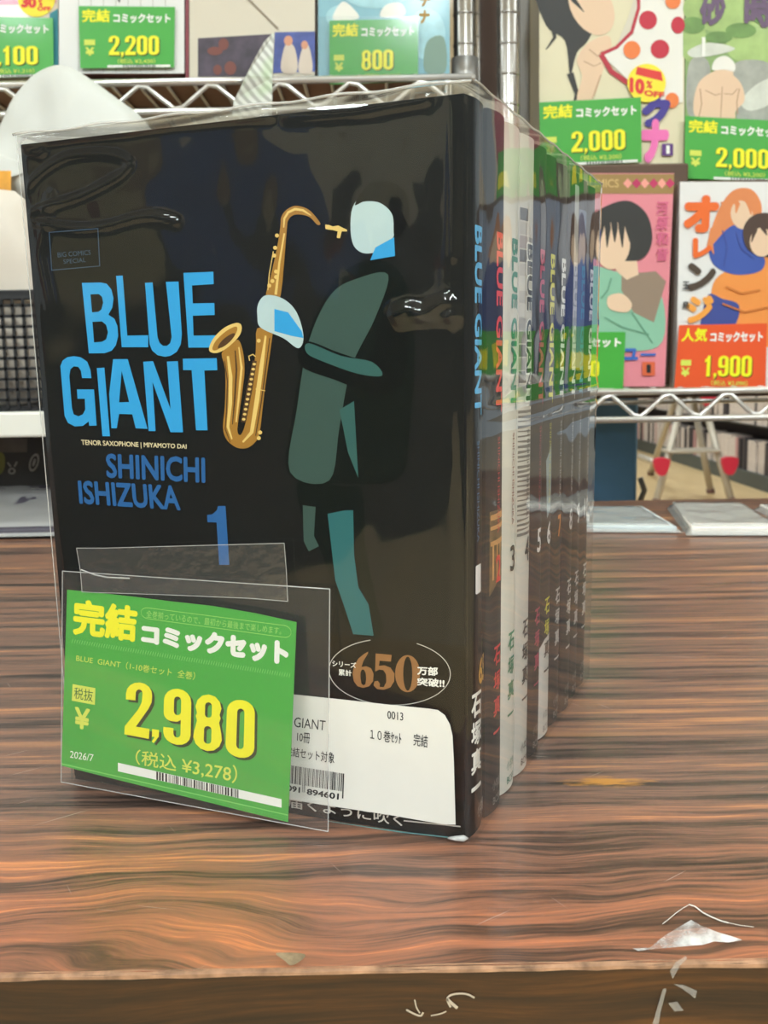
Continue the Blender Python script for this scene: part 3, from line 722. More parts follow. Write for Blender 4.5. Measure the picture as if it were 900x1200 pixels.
# shop label stuck on the wrap
LO = .00115
lab_poly = [(318, 808.6), (347, 812), (400, 817.5), (460, 824), (505, 828.5), (515, 830), (523, 836), (529, 847), (532, 860), (533.5, 890), (535.5, 964), (520, 963.5), (460, 953), (387, 942), (318, 931)]
label = obj('store_label', fill([lab_poly], cov(LO)), M('label_paper', 'e6e5dd', .55, var=.02, vscale=80), wrap)
def lab(name, vf): return obj(name, vf, M('label_ink', '1a1a1c', .6), label)
LO2 = LO + .00006
q = text('GIANT', quad(K_([(112, 75), (262, 92), (258, 140), (110, 122)]), cov(LO2)))
add(q, text('10冊', quad(K_([(126, 145), (187, 152), (185, 202), (124, 192)]), cov(LO2)), .006))
add(q, text('完結セット対象', quad(K_([(72, 214), (304, 244), (302, 298), (70, 258)]), cov(LO2)), .006))
add(q, text('0013', quad(K_([(556, 44), (632, 54), (632, 92), (556, 82)]), cov(LO2)), .006))
add(q, text('１０巻ｾｯﾄ', quad(K_([(474, 130), (624, 148), (622, 206), (474, 180)]), cov(LO2)), .006))
add(q, text('完結', quad(K_([(682, 152), (750, 162), (748, 222), (680, 210)]), cov(LO2)), .006))
lab('label_lettering', q)
q = new(); r = random.Random(11); x = 78.0
def bar(x0, x1, y0, y1):
    s = lambda x: (x-98)*.155
    return fill([K_([(x0, y0+s(x0)), (x1, y0+s(x1)), (x1-4, y1+s(x1)), (x0-4, y1+s(x0))])], cov(LO2))
while x < 350:
    w = r.choice((2.2, 2.2, 4, 6)); lng = x > 340 or abs(x-158) < 8
    add(q, bar(x, min(x+w, 351), 306, 425 if lng else 392)); x += w + r.choice((2.2, 3, 4.5))
add(q, text('091', quad(K_([(78, 398), (140, 410), (138, 438), (76, 426)]), cov(LO2)), .03))
add(q, text('894601', quad(K_([(172, 416), (325, 440), (323, 470), (170, 444)]), cov(LO2)), .03))
lab('label_barcode', q)

# ------------------------------------------------------------------ price card in a clear sleeve taped to the wrap
e0, e1 = cov(.0024)(74, 669), cov(.0024)(387, 690); ax = (e1 - e0).normalized()
best = None
for i in range(10, 400):
    n_ = Matrix.Rotation(math.radians(i*.1), 3, ax) @ n_cov
    for sgn in (1, -1):
        n2 = Matrix.Rotation(math.radians(i*.1*sgn), 3, ax) @ n_cov
        zb = min(on(72.5, 916, e0, n2).z, on(385, 974, e0, n2).z)
        fw = (on(385, 974, e0, n2) - p_cov).dot(n_cov)
        if fw > .003 and zb > Z0 + .0015 and (best is None or fw < best[0]): best = (fw, n2, zb)
n_slv = best[1]
print('sleeve', best)
def slv(off): return lambda u, v: on(u, v, e0, n_slv) + n_slv*off
pc = thing('price_card', 'large green price card reading 2,980 in a clear sleeve taped to the comics', 'price card', slv(0)(230, 940))
SQ = [(74, 669), (387, 690), (385, 974), (72.5, 916)]
def plate(qd, o0, o1, f=slv):
    return box8([f(o0)(*p) for p in (qd[3], qd[2], qd[1], qd[0])] + [f(o1)(*p) for p in (qd[3], qd[2], qd[1], qd[0])])
slm = film_mat('sleeve_clear', 1.5, .06, .02, 1.0)
obj('clear_sleeve', plate(SQ, .0004, .00055), slm, pc)
ed = new()
for a, c in zip(SQ, SQ[1:] + SQ[:1]): add(ed, tube([slv(.0003)(*a), slv(.0003)(*c)], .00014, 6))
obj('sleeve_edge', ed, film_mat('sleeve_rim', 1.5, .15, .45, 1.5), pc)
CQ = [(79.5, 691), (348, 729), (338, 963), (73, 897)]
N_ = 24
cv, cf = new()
top = [(79.5, 691), (120, 695), (160, 699.5), (200, 704.5), (250, 710), (300, 718.5), (348, 729)]
def topc(a):
    g = a*(len(top)-1); i = min(int(g), len(top)-2); f_ = g-i
    return (top[i][0]*(1-f_)+top[i+1][0]*f_, top[i][1]*(1-f_)+top[i+1][1]*f_)
card_poly = [topc(i/N_) for i in range(N_+1)] + [(338, 963), (205, 930), (73, 897)]
cvf = fill([card_poly], slv(.0003)); nb = len(cvf[0]); cvf[0].extend([v - n_slv*.0002 for v in cvf[0]])
cvf[1].extend([tuple(i+nb for i in f[::-1]) for f in cvf[1]])
cvf[1].extend([(i, (i+1) % nb, (i+1) % nb + nb, i+nb) for i in range(nb)])
card = obj('card', cvf, M('green_card'), pc)
A3 = lambda pts: Z(60, 680, 3, pts); B3 = lambda pts: Z(60, 780, 3, pts)
o1 = .00060
def pr(name, vf, mat): return obj(name, vf, mat, card)
o1 = .00034
q = text('完結', quad(A3([(80, 62), (307, 90), (303, 218), (78, 190)]), slv(o1)), .045)
pr('heading_lettering', q, YEL)
pr('title_lettering', text('コミックセット', quad(A3([(320, 150), (838, 212), (836, 302), (318, 222)]), slv(o1)), .075), WHT)
def pill(a0, a1):
    return [tuple(quad(A3([(318, 92), (846, 160), (846, 204), (318, 132)]))(x, y).to_2d()) for x, y in rr(a0*.04, a0, 1-a0*.04, 1-a0, .045, .5-a0, 6)]
q = fill([pill(0, 0), pill(.05, 0)], slv(o1))
add(q, text('全巻揃っているので、最初から最後まで楽しめます。', quad(A3([(338, 104), (812, 164), (810, 190), (336, 130)]), slv(o1))))
pr('slogan_lettering', q, M('light_green_ink', '9ad46a', .5))
q = new()
for i in range(90):
    g = quad(A3([(74, 205), (845, 326), (845, 342), (74, 219)])); a = i/90
    add(q, fill([[tuple(g(a+.006, 0).to_2d()), tuple(g(a+.009, 0).to_2d()), tuple(g(a+.003, 1).to_2d()), tuple(g(a, 1).to_2d())]], slv(o1)))
pr('hatched_line', q, M('pale_green_ink', '7ccb66', .5))
q = text('BLUE  GIANT（1-10巻セット  全巻）', quad(A3([(92, 259), (510, 322), (506, 350), (90, 284)]), slv(o1)))
add(q, fill([B3([(78, 64), (158, 78), (156, 137), (75, 122)])], slv(o1)))
add(q, text('¥', quad(B3([(86, 143), (140, 152), (135, 226), (84, 218)]), slv(o1)), .03))
add(q, text('（税込 ¥3,278）', quad(B3([(300, 292), (658, 350), (654, 416), (298, 346)]), slv(o1)), .008))
pr('small_lettering', q, PALEY)
pr('tax_lettering', text('税抜', quad(B3([(84, 74), (150, 85), (149, 127), (83, 114)]), slv(o1+.00004))), DKG)
pr('date_lettering', text('2026/7', quad(B3([(70, 298), (152, 311), (150, 336), (68, 322)]), slv(o1))), WHT)
digq = {'2': [(268, 54), (361, 62), (346, 256), (260, 240)], ',': [(358, 80), (388, 84), (384, 252), (354, 248)], '9': [(400, 76), (496, 84), (492, 284), (396, 270)], '8': [(508, 96), (606, 104), (602, 306), (500, 292)], '0': [(622, 115), (719, 124), (716, 330), (614, 314)]}
for nm, dx, off, mt in (('price_shadow', 9, o1, M('digit_shadow', '2a3a12', .5)), ('price_numerals', 0, o1+.00005, YEL)):
    q = new()
    for ch, qd in digq.items():
        g = quad([(x+dx, y+dx) for x, y in B3([(0, 0)]) and qd] and [(60+(x+dx)/3, 780+(y+dx)/3) for x, y in qd], slv(off))
        add(q, fill(DIG[ch], lambda a, t, g=g: g(a, 1-t)))
    pr(nm, q, mt)
pr('barcode_strip', fill([B3([(237, 340), (812, 468), (812, 498), (237, 370)])], slv(o1)), WHT)
q = new(); r = random.Random(5); x = .235
while x < .735:
    w = r.choice((.004, .007, .011)); g = quad(B3([(237, 340), (812, 468), (812, 498), (237, 370)]))
    add(q, fill([[tuple(g(a, t).to_2d()) for a, t in ((x, .02), (x+w, .02), (x+w, .98), (x, .98))]], slv(o1+.00004))); x += w + r.choice((.004, .006, .010))
pr('barcode', q, BLK)
pr('foot_line', fill([B3([(40, 342), (834, 522), (834, 526), (40, 346)])], slv(o1)), M('pale_green_ink'))
# strip of clear tape over the sleeve's top
tp = [(98.6, 639), (130, 639), (200, 637), (270, 635), (340, 633), (342.5, 665), (344, 700.5), (300, 697), (200, 693), (105, 690), (103, 665)]
tape = fill([tp], cov(.0034)); obj('clear_tape', tape, film_mat('tape_clear', 1.5, .12, .05, 1.2, .25, 300), pc)
q = new()
for a, c in zip(tp, tp[1:] + tp[:1]): add(q, tube([cov(.0034)(*a), cov(.0034)(*c)], .0001, 5))
add(q, tube([cov(.0034)(*p) for p in ((104, 664), (120, 670), (135, 673), (160, 674))], .00022, 5))
obj('tape_edge', q, film_mat('tape_rim', 1.5, .2, .35, 1.3), pc)

# ------------------------------------------------------------------ peeling tape at the desk's front edge
C_ = lambda pts: Z(740, 1050, 5.625, pts)
def dk(u, v, h=.0004): return at_z(u, v, Z0) + Vector((0, 0, h))
pt = thing('peeling_tape', 'torn scrap of whitish clear tape peeling at the front edge of the counter', 'tape', dk(806, 1100))
TM_ = film_mat('cloudy_tape', 1.5, .25, .40, 1.2, .6, 300, 170)
fl_ = [(8, 345), (45, 362), (130, 352), (240, 342), (370, 330), (470, 322), (545, 300), (640, 306), (735, 290), (660, 265), (560, 235), (470, 200), (392, 158), (300, 212), (220, 260), (160, 308), (120, 342)]
q = fill([C_(fl_)], lambda u, v: (at_z(u, max(v, 0), Z0 + .0004 + .0022*max(0, min(1, (1108 - v)/30)))))
obj('torn_flap', q, TM_, pt)
q = new()
for pts, w in ((((205, 195), (250, 160), (290, 125), (340, 90), (380, 68)), 5), (((378, 66), (420, 80), (470, 120), (530, 150), (590, 175), (640, 188)), 8), (((640, 188), (720, 205), (805, 215)), 4)):
    add(q, fill([C_(band(pts, w))], lambda u, v: dk(u, v, .0004)))
obj('torn_edge', q, M('torn_white', 'd8d2ca', .6), pt)
q = new()
for pts in ([(250, 490), (290, 430), (355, 390), (365, 410), (320, 450), (270, 540)], [(275, 575), (340, 580), (430, 620), (415, 670), (380, 640), (330, 605)], [(205, 605), (228, 605), (190, 760), (175, 844), (135, 844), (165, 740)], [(240, 700), (300, 690), (340, 750), (280, 755)]):
    add(q, fill([C_(pts)], lambda u, v: apron(u, v, .0005)))
obj('tape_residue', q, film_mat('tape_residue', 1.5, .3, .22, 1.2), pt)

# ------------------------------------------------------------------ wire rack and sets on display
def price(root_name, label, q, Y, digits, parent_mat='green_card', head='完結', group='price cards on the display rack', tax=None, only=None):
    """A price card standing at distance Y; q: its four corners as seen (TL, TR, BR, BL)."""
    P = [at(u, v, Y) for u, v in q]
    def f(a, t, o=0): return (P[0]*(1-a) + P[1]*a)*(1-t) + (P[3]*(1-a) + P[2]*a)*t + Vector((0, -o, 0))
    t = thing(root_name, label, 'price card', f(.5, 1), 0, group)
    c = obj('card', box8([f(0, 1), f(1, 1), f(1, 1, -.0006), f(0, 1, -.0006), f(0, 0), f(1, 0), f(1, 0, -.0006), f(0, 0, -.0006)]), M(parent_mat), t)
    o = .0003
    R = lambda x0, y0, x1, y1, s, b=0: text(s, lambda a, tt: f(x0 + (x1-x0)*a, y0 + (y1-y0)*tt, o), b)
    if only is None:
        obj('heading_lettering', R(.035, .05, .325, .26, head, .035), YEL, c)
        obj('title_lettering', R(.36, .115, .955, .27, 'コミックセット', .05), WHT, c)
        q2 = R(.40, .85, .80, .935, '（税込 ' + tax + '）', .01) if tax else new()
        add(q2, R(.06, .66, .155, .80, '¥', .04)); obj('tax_box', fill([[(.05, .54), (.165, .54), (.165, .63), (.05, .63)]], lambda a, b: f(a, b, o)), PALEY, c)
        obj('small_lettering', q2, PALEY, c)
        x0, x1 = (.31, .84) if len(digits) > 3 else (.36, .72)
        sh = numerals(digits, lambda a, b: f(x0 + .010 + (x1-x0)*a, .475 + .014 + .32*b, o)); obj('price_shadow', sh, M('digit_shadow', '2a3a12', .5), c)
        obj('price_numerals', numerals(digits, lambda a, b: f(x0 + (x1-x0)*a, .475 + .32*b, o*2)), YEL, c)
        obj('barcode_strip', fill([[(.29, .955), (.96, .955), (.96, .995), (.29, .995)]], lambda a, b: f(a, b, o)), WHT, c)
        q3 = new(); r = random.Random(len(label)); x = .46
        while x < .80:
            add(q3, fill([[(x, .955), (x+.012, .955), (x+.012, .995), (x, .995)]], lambda a, b: f(a, b, o*2))); x += .012 + r.choice((.01, .016))
        obj('barcode', q3, BLK, c)
    else: only(c, f, o)
    return t
def display(label, r, Y, thick, cover, art_list, side='8a6a5a', group='comic sets displayed face out on the wire rack', slant=0, name='comic_set'):
    """A boxed set of comics standing face out; r: left, top, right, bottom of its cover as seen, slant: shift of the bottom edge."""
    u0, v0, u1, v1 = r
    P = [at(u0, v0, Y), at(u1, v0, Y), at(u1+slant, v1, Y), at(u0+slant, v1, Y)]
    t = thing(name, label, 'comic set', (P[2]+P[3])/2, 0, group)
    yv = Vector((0, 1, 0))
    def slab(o0, o1, ins=0):
        i = Vector((ins, 0, 0)); k = Vector((0, 0, ins))
        a, b, c, d = P[3]+i+k, P[2]-i+k, P[1]-i-k, P[0]+i-k
        return box8([a+yv*o0, b+yv*o0, b+yv*o1, a+yv*o1, d+yv*o0, c+yv*o0, c+yv*o1, d+yv*o1])
    cv_ = slab(0, .0012); add(cv_, slab(thick-.0012, thick))
    s = Vector((.0012, 0, 0)); add(cv_, box8([P[3]+yv*.0012, P[3]+s+yv*.0012, P[3]+s+yv*(thick-.0012), P[3]+yv*(thick-.0012), P[0]+yv*.0012, P[0]+s+yv*.0012, P[0]+s+yv*(thick-.0012), P[0]+yv*(thick-.0012)]))
    c = obj('cover', cv_, cover, t)
    obj('page_block', slab(.0013, thick-.0013, .0014), M('side_' + side, side, .7, var=.2, vscale=90), t)
    lim = .0002
    for i, (nm, vf, mt) in enumerate(art_list):
        lim += .00012
        obj(nm, vf(lambda u, v, L_=lim: at(u, v, Y) - yv*L_), mt, c)
    return t
P_ = lambda *polys: (lambda fn: fill(list(polys), fn))
def PM(*polys):
    def g(fn):
        r = new()
        for i, p in enumerate(polys): add(r, fill([p], lambda u, v, i=i: fn(u, v) - Vector((0, 2e-5*i, 0))))
        return r
    return g
TX = lambda s, q, b=0.0: (lambda fn: text(s, quad(q, fn), b))
def TXM(*it):
    def g(fn):
        r = new()
        for s, q, b in it: add(r, text(s, quad(q, fn), b))
        return r
    return g
def rc(x0, y0, x1, y1): return [(x0, y0), (x1, y0), (x1, y1), (x0, y1)]
HAIR = M('print_dark_hair', '2d2b28', .5, coat=.3); SKIN = M('print_skin', 'e9c8a8', .5, coat=.3)
# right rack
zR = at(800, 458, .95).z
yF = .945
def rack(label, xl, xr, posts, zs, name='wire_rack', bright=None, waves=60e-3, ph=0.0, extra_boards=()):
    t = thing(name, label, 'rack', ((xl+xr)/2, 1.1, 0))
    m = CHROME
    for px_ in posts:
        for yy in (.97, 1.30):
            p = tube([(px_, yy, .0), (px_, yy, 1.85)], .0098, 16); 
            for i in range(70): 
                zc = .08 + i*.0254
                add(p, tube([(px_, yy, zc-.0008), (px_, yy, zc+.0008)], .0103, 16))
            obj('post', p, M('post_chrome', 'aeaba7', .25, .95), t, True)
            for z in zs: obj('collar', tube([(px_, yy, z-.012), (px_, yy, z+.022)], [.0125, .0118], 16), M('collar_grey', '8f8c88', .35, .6), t, True)
    for z in zs:
        q = new()
        for yy in (yF, 1.32):
            add(q, tube([(xl, yy, z), (xr, yy, z)], .0031, 10)); add(q, tube([(xl, yy, z-.0245), (xr, yy, z-.0245)], .0031, 10))
        for xx in (xl, xr): add(q, tube([(xx, yF, z), (xx, 1.32, z)], .0031, 8))
        obj('shelf_rail', q, m, t, True)
        w = []; n = int((xr-xl)/waves*8)
        for i in range(n+1):
            x = xl + (xr-xl)*i/n; s = ((x/waves + ph) % 1); tri = abs(2*s-1)*2-1
            w.append((x, yF, z-.0125 + .0095*max(-1, min(1, tri*1.25))))
        obj('truss_wire', tube(w, .0021, 8), m, t, True)
        q = new(); x = xl + .012
        while x < xr: add(q, tube([(x, yF, z+.0022), (x, 1.32, z+.0022)], .0016, 6)); x += .024
        for yy in (1.05, 1.15, 1.25): add(q, tube([(xl, yy, z-.003), (xr, yy, z-.003)], .0026, 6))
        obj('deck_wire', q, m, t, True)
    return t
LX = at(545, 100, .97).x; RX = at(595, 100, .97).x
zL = at(400, 93, yF).z
rkL = rack('chrome wire rack whose shelf rail crosses above the white bag', -.72, LX + .004, (-.71, LX), (zL,), ph=.30)
obj('backboard', box(-.72, 1.335, .2, LX+.012, 1.345, 1.9), M('grey_board', '6b645c', .7, var=.1, vscale=4), rkL)
obj('shelf_liner', box(-.70, .975, zL+.0042, LX-.02, 1.30, zL+.0062), M('brown_liner', '9a7b68', .7, var=.2, vscale=18), rkL)
wl = [at(0, 483, .80), at(0, 513, .80)]
SXL, SXR = -.62, at(230, 500, .80).x
stand = thing('display_stand', 'white low display stand carrying the black mesh basket', 'stand', ((SXL+SXR)/2, .865, Z0))
obj('board', bevel(box(SXL, .80, wl[1].z, SXR, .931, wl[0].z), .002), M('white_board', 'e9e7dc', .45), stand)
for xx in (SXL+.01, SXR-.03):
    obj('leg', box(xx, .82, Z0+.0004, xx+.02, .84, wl[1].z), M('white_board'), stand)
    obj('leg', box(xx, .89, Z0+.0004, xx+.02, .91, wl[1].z), M('white_board'), stand)
rkR = rack('chrome wire rack carrying the face-out comics beside the stepladder', RX-.004, .90, (RX, .89), (zR,), waves=.0529, ph=.12)
obj('backboard', box(RX-.01, 1.335, zR-.02, .90, 1.345, 1.9), M('brown_board', '5a4438', .7, var=.1, vscale=4), rkR)
obj('side_sheet', box(at(609, 100, 1.06).x, 1.06, zR+.006, at(632, 100, 1.06).x, 1.066, 1.5), M('grey_plastic', '8c857c', .4, var=.15, vscale=9), rkR)
zz = at(700, 196, 1.0).z
xm = at(803, 200, 1.0).x; BRN = M('brown_riser', '5c4535', .6, var=.15, vscale=10)
obj('riser', bevel(box(RX+.03, .985, zR+.0045, xm-.001, 1.12, zz), .002), BRN, rkR)
obj('riser', bevel(box(xm, .985, zR+.0045, .86, 1.12, at(860, 214, 1.0).z), .002), BRN, rkR)

YC = .958
# cream set, upper row
art1 = [
 ('hair_shape', P_(sm([(628, -20), (640, 30), (662, 48), (668, 88), (676, 62), (690, 46), (708, 6), (722, -26), (680, -44)], 5)), HAIR),
 ('face_shape', P_(ell(693, 8, 24, 36, 24, -.5)), SKIN),
 ('hair_lock', PM(band([(664, -30), (672, 0), (684, 14)], [9, 6, 1]), band([(684, -40), (690, -16), (704, -4)], [10, 6, 1]), band([(646, 20), (650, 44), (640, 58)], [8, 4, 1]), band([(668, 86), (676, 110), (672, 122)], [8, 5, 1])), HAIR),
 ('hand_shape', P_(sm([(676, 70), (690, 50), (712, 42), (716, 56), (706, 84), (694, 116), (676, 116), (682, 90)], 5)), SKIN),
 ('finger_line', PM(band([(690, 58), (700, 66), (706, 60)], 1), band([(684, 72), (696, 78), (704, 74)], 1), band([(694, 116), (704, 88)], 1.2)), M('print_skin_line', 'b98f70', .5)),
 ('collar_fold', PM(sm([(722, 56), (736, 20), (746, -10), (742, 30), (732, 52)], 4)), M('print_pale_line', 'd8d0be', .5)),
 ('dress_shape', P_([(722, 56), (742, 40), (748, -20), (752, -44), (800, -44), (800, 120), (776, 124), (748, 106), (706, 66)]), M('print_white', 'eeebe2', .5, coat=.3)),
 ('dress_trim', PM(band([(748, -44), (748, 10), (740, 38), (722, 56), (704, 64)], 4), band([(704, 64), (716, 84), (736, 98)], 6)), M('print_crimson', 'b8273a', .5)),
 *[('dress_dot', P_(ell(*e)), M('print_red', 'c4223a', .5)) for e in ((759, 24, 10.5, 11), (773, 58, 11, 11), (794, 30, 8, 10))],
 *[('dress_dot', P_(ell(*e)), M('print_orange', 'ee7f3c', .5)) for e in ((740, 59, 10, 10.5), (787, 118, 8, 9), (788, 2, 9, 9))],
 ('title_character', TX('ク', [(752, 112), (786, 112), (784, 150), (750, 150)], .09), M('print_violet', '41348f', .5)),
 ('title_character', TX('ナ', [(750, 140), (784, 140), (782, 192), (750, 192)], .08), M('print_pink', 'ef74b6', .5)),
 ('number_box', P_(rc(775, 169, 788, 183)), M('print_purple', '5d2f7c', .5)),
 ('volume_number', TX('1', [(780, 171), (784, 171), (784, 181), (780, 181)], .04), WHT),
 ('discount_sticker', P_(ell(757, 98, 22.5, 22.5, 32)), M('sticker_yellow', 'f7e233', .45)),
 ('sticker_band', P_([(746, 79), (774, 85), (776, 96), (744, 88)]), M('sticker_red', 'e0362c', .45)),
 ('sticker_lettering', TXM(('10', [(737, 91), (755, 94), (754, 112), (737, 109)], .07), ('%', [(757, 95), (764, 96), (763, 105), (756, 104)], .03), ('OFF', [(754, 106), (778, 109), (777, 116), (754, 113)], .05)), M('sticker_red')),
]
display('cream set on the top row with dotted dress picture and round yellow discount sticker', (632, -46, 802, 193), 1.0, .11, M('cover_cream', 'e4dab8', .4, coat=.4), art1, '9a5a48')
price('price_card', 'green card reading 2,000 on the cream set with the dotted dress', [(632, 120), (751, 114), (752, 190), (633, 196)], .9935, '2,000', tax='¥2,200')
art2 = [
 ('foliage_patch', PM(ell(860, 10, 60, 30), ell(900, 55, 50, 24), ell(812, 48, 16, 26)), M('print_light_green', 'a8c478', .5, coat=.3, var=.2, vscale=40)),
 ('rock_shape', PM(sm([(806, 80), (818, 66), (832, 78), (830, 130), (806, 134)], 4), sm([(858, 78), (880, 70), (905, 78), (905, 110), (862, 112)], 4), sm([(868, 108), (900, 106), (908, 146), (866, 146)], 4)), M('print_grey', 'a8aaa0', .5, coat=.3, var=.2, vscale=60)),
 ('stream_shape', PM(sm([(868, 120), (885, 100), (908, 92), (908, 118), (880, 130)], 4), sm([(806, 60), (830, 50), (860, 56), (850, 62), (815, 68)], 4)), M('print_mist', 'd5d8cc', .5, var=.1, vscale=80)),
 ('foliage_shade', PM(ell(812, 30, 14, 10), ell(868, 36, 18, 9), ell(890, 12, 12, 16), ell(842, 44, 16, 7)), M('print_deep_green', '6f9450', .5, var=.2, vscale=60)),
 ('torso_shape', P_(sm([(812, 128), (818, 98), (836, 84), (852, 84), (868, 98), (872, 118), (862, 130), (858, 142), (822, 142)], 5)), SKIN),
 ('torso_line', PM(band([(846, 102), (845, 122), (844, 138)], 1), band([(826, 106), (838, 112), (844, 110)], 1), band([(848, 110), (858, 111), (864, 104)], 1), band([(820, 104), (822, 122), (818, 140)], 1.2), band([(866, 104), (863, 120), (864, 134)], 1.2)), M('print_skin_line', 'b98f70', .5)),
 ('head_shape', P_(ell(848, 86, 11, 15, 20, .1)), SKIN),
 ('cap_shape', P_(sm([(834, 82), (838, 70), (850, 66), (860, 74), (860, 84), (848, 82)], 5)), M('print_white')),
 ('title_character', TXM(('砂', [(820, -10), (851, -10), (849, 31), (819, 31)], .05), ('時', [(872, -10), (908, -10), (906, 33), (871, 33)], .05)), M('print_mauve', '6b5570', .5)),
 ('title_mark', P_(rc(822, 44, 826, 67)), WHT),
]
display('green set on the top row with rocks and a plain bare torso picture', (803, -44, 962, 212), 1.0, .11, M('cover_green', '8fae6a', .4, coat=.4), art2, '7a5a48')
price('price_card', 'green card reading 2,000 under the rocks picture on the green set', [(803, 136), (920, 142), (920, 214), (802, 209)], .9935, '2,000', tax='¥2,200')
dia = lambda x: [(x-5.5, 215), (x, 209), (x+5.5, 215), (x, 221)]
art3 = [
 ('top_band', P_([(633, 204), (790, 204), (789, 227), (633, 227)]), M('print_ochre', 'a08048', .5, coat=.3)),
 ('diamond_mark', PM(*[dia(x) for x in (735.5, 755.5, 775.5)]), M('print_salmon', 'f0a090', .5)),
 ('diamond_mark', PM(*[dia(x) for x in (745.8, 765.8, 785)]), M('print_magenta', 'c03060', .5)),
 ('band_lettering', TX('COMICS', [(682, 210), (725, 210), (725, 220), (682, 220)], .02), M('print_gold', 'd0b070', .5)),
 ('jacket_shape', P_(sm([(640, 330), (690, 312), (720, 318), (752, 322), (776, 350), (776, 400), (740, 412), (640, 412)], 4)), M('print_mint', '8cc0a2', .5, coat=.3)),
 ('vest_shape', P_([(728, 322), (768, 318), (780, 330), (766, 378), (742, 366), (728, 340)]), M('print_taupe', '95806c', .5, coat=.3)),
 ('neck_shape', P_([(716, 296), (744, 286), (748, 322), (734, 328), (722, 318)]), SKIN),
 ('hair_shape', P_(sm([(690, 300), (694, 256), (714, 240), (738, 236), (758, 252), (764, 280), (756, 300), (738, 306)], 5)), HAIR),
 ('face_shape', P_(ell(718, 288, 20, 28, 24, .15)), SKIN),
 ('hair_lock', PM(*[band([(700+i*9, 248), (704+i*8, 268), (702+i*9, 284+(i%2)*6)], [9, 7, 1]) for i in range(5)]), HAIR),
 ('sleeve_line', PM(band([(708, 372), (730, 384), (760, 392)], 1.4), band([(740, 366), (752, 384), (764, 402)], 1.4), band([(704, 350), (712, 340), (716, 326)], 1.4)), M('print_mint_line', '5f9478', .5)),
 ('hand_shape', P_(sm([(712, 348), (728, 344), (740, 356), (734, 366), (714, 362)], 4)), SKIN),
 ('author_lettering', TXM(*[(c, [(769, 236+i*18), (783, 236+i*18), (782, 252+i*18), (768, 252+i*18)], .03) for i, c in enumerate('河原和音')]), M('print_deep_pink', 'd8688a', .5)),
 ('title_lettering', TXM(('ユ', [(730, 408), (748, 408), (747, 422), (730, 422)], .06), ('ー', [(750, 414), (768, 414), (768, 417), (750, 417)], .03)), M('print_blue', '3566b8', .5)),
 ('number_box', P_(rc(752, 424, 767, 440)), M('print_vermilion', 'd8623a', .5)),
 ('volume_number', TX('1', [(757, 427), (762, 427), (762, 437), (757, 437)], .04), BLK),
]
display('pink set with brown diamond-marked top band, half hidden by the wrapped comics', (633, 203, 790, 453), .958, .024, M('cover_pink', 'e68c96', .4, coat=.4), art3, '8a6a4a', slant=-11)
def only0(c, f, o):
    W_ = 733-640
    obj('title_lettering', text('セット', lambda a, t: f(.64+.32*a, .10+.15*t, o), .05), WHT, c)
    obj('price_numerals', numerals('0', lambda a, b: f(.645 + .095*a, .47 + .27*b, o)), YEL, c)
    obj('barcode_strip', fill([rc(.62, .93, .90, .97)], lambda a, b: f(a, b, o)), WHT, c)
price('price_card', 'green card on the pink set, mostly hidden, showing a single zero', [(620, 389), (733, 389), (730, 460), (618, 460)], .9545, '0', only=only0)
OR = M('print_orange_title', 'ec6a1e', .5, coat=.3)
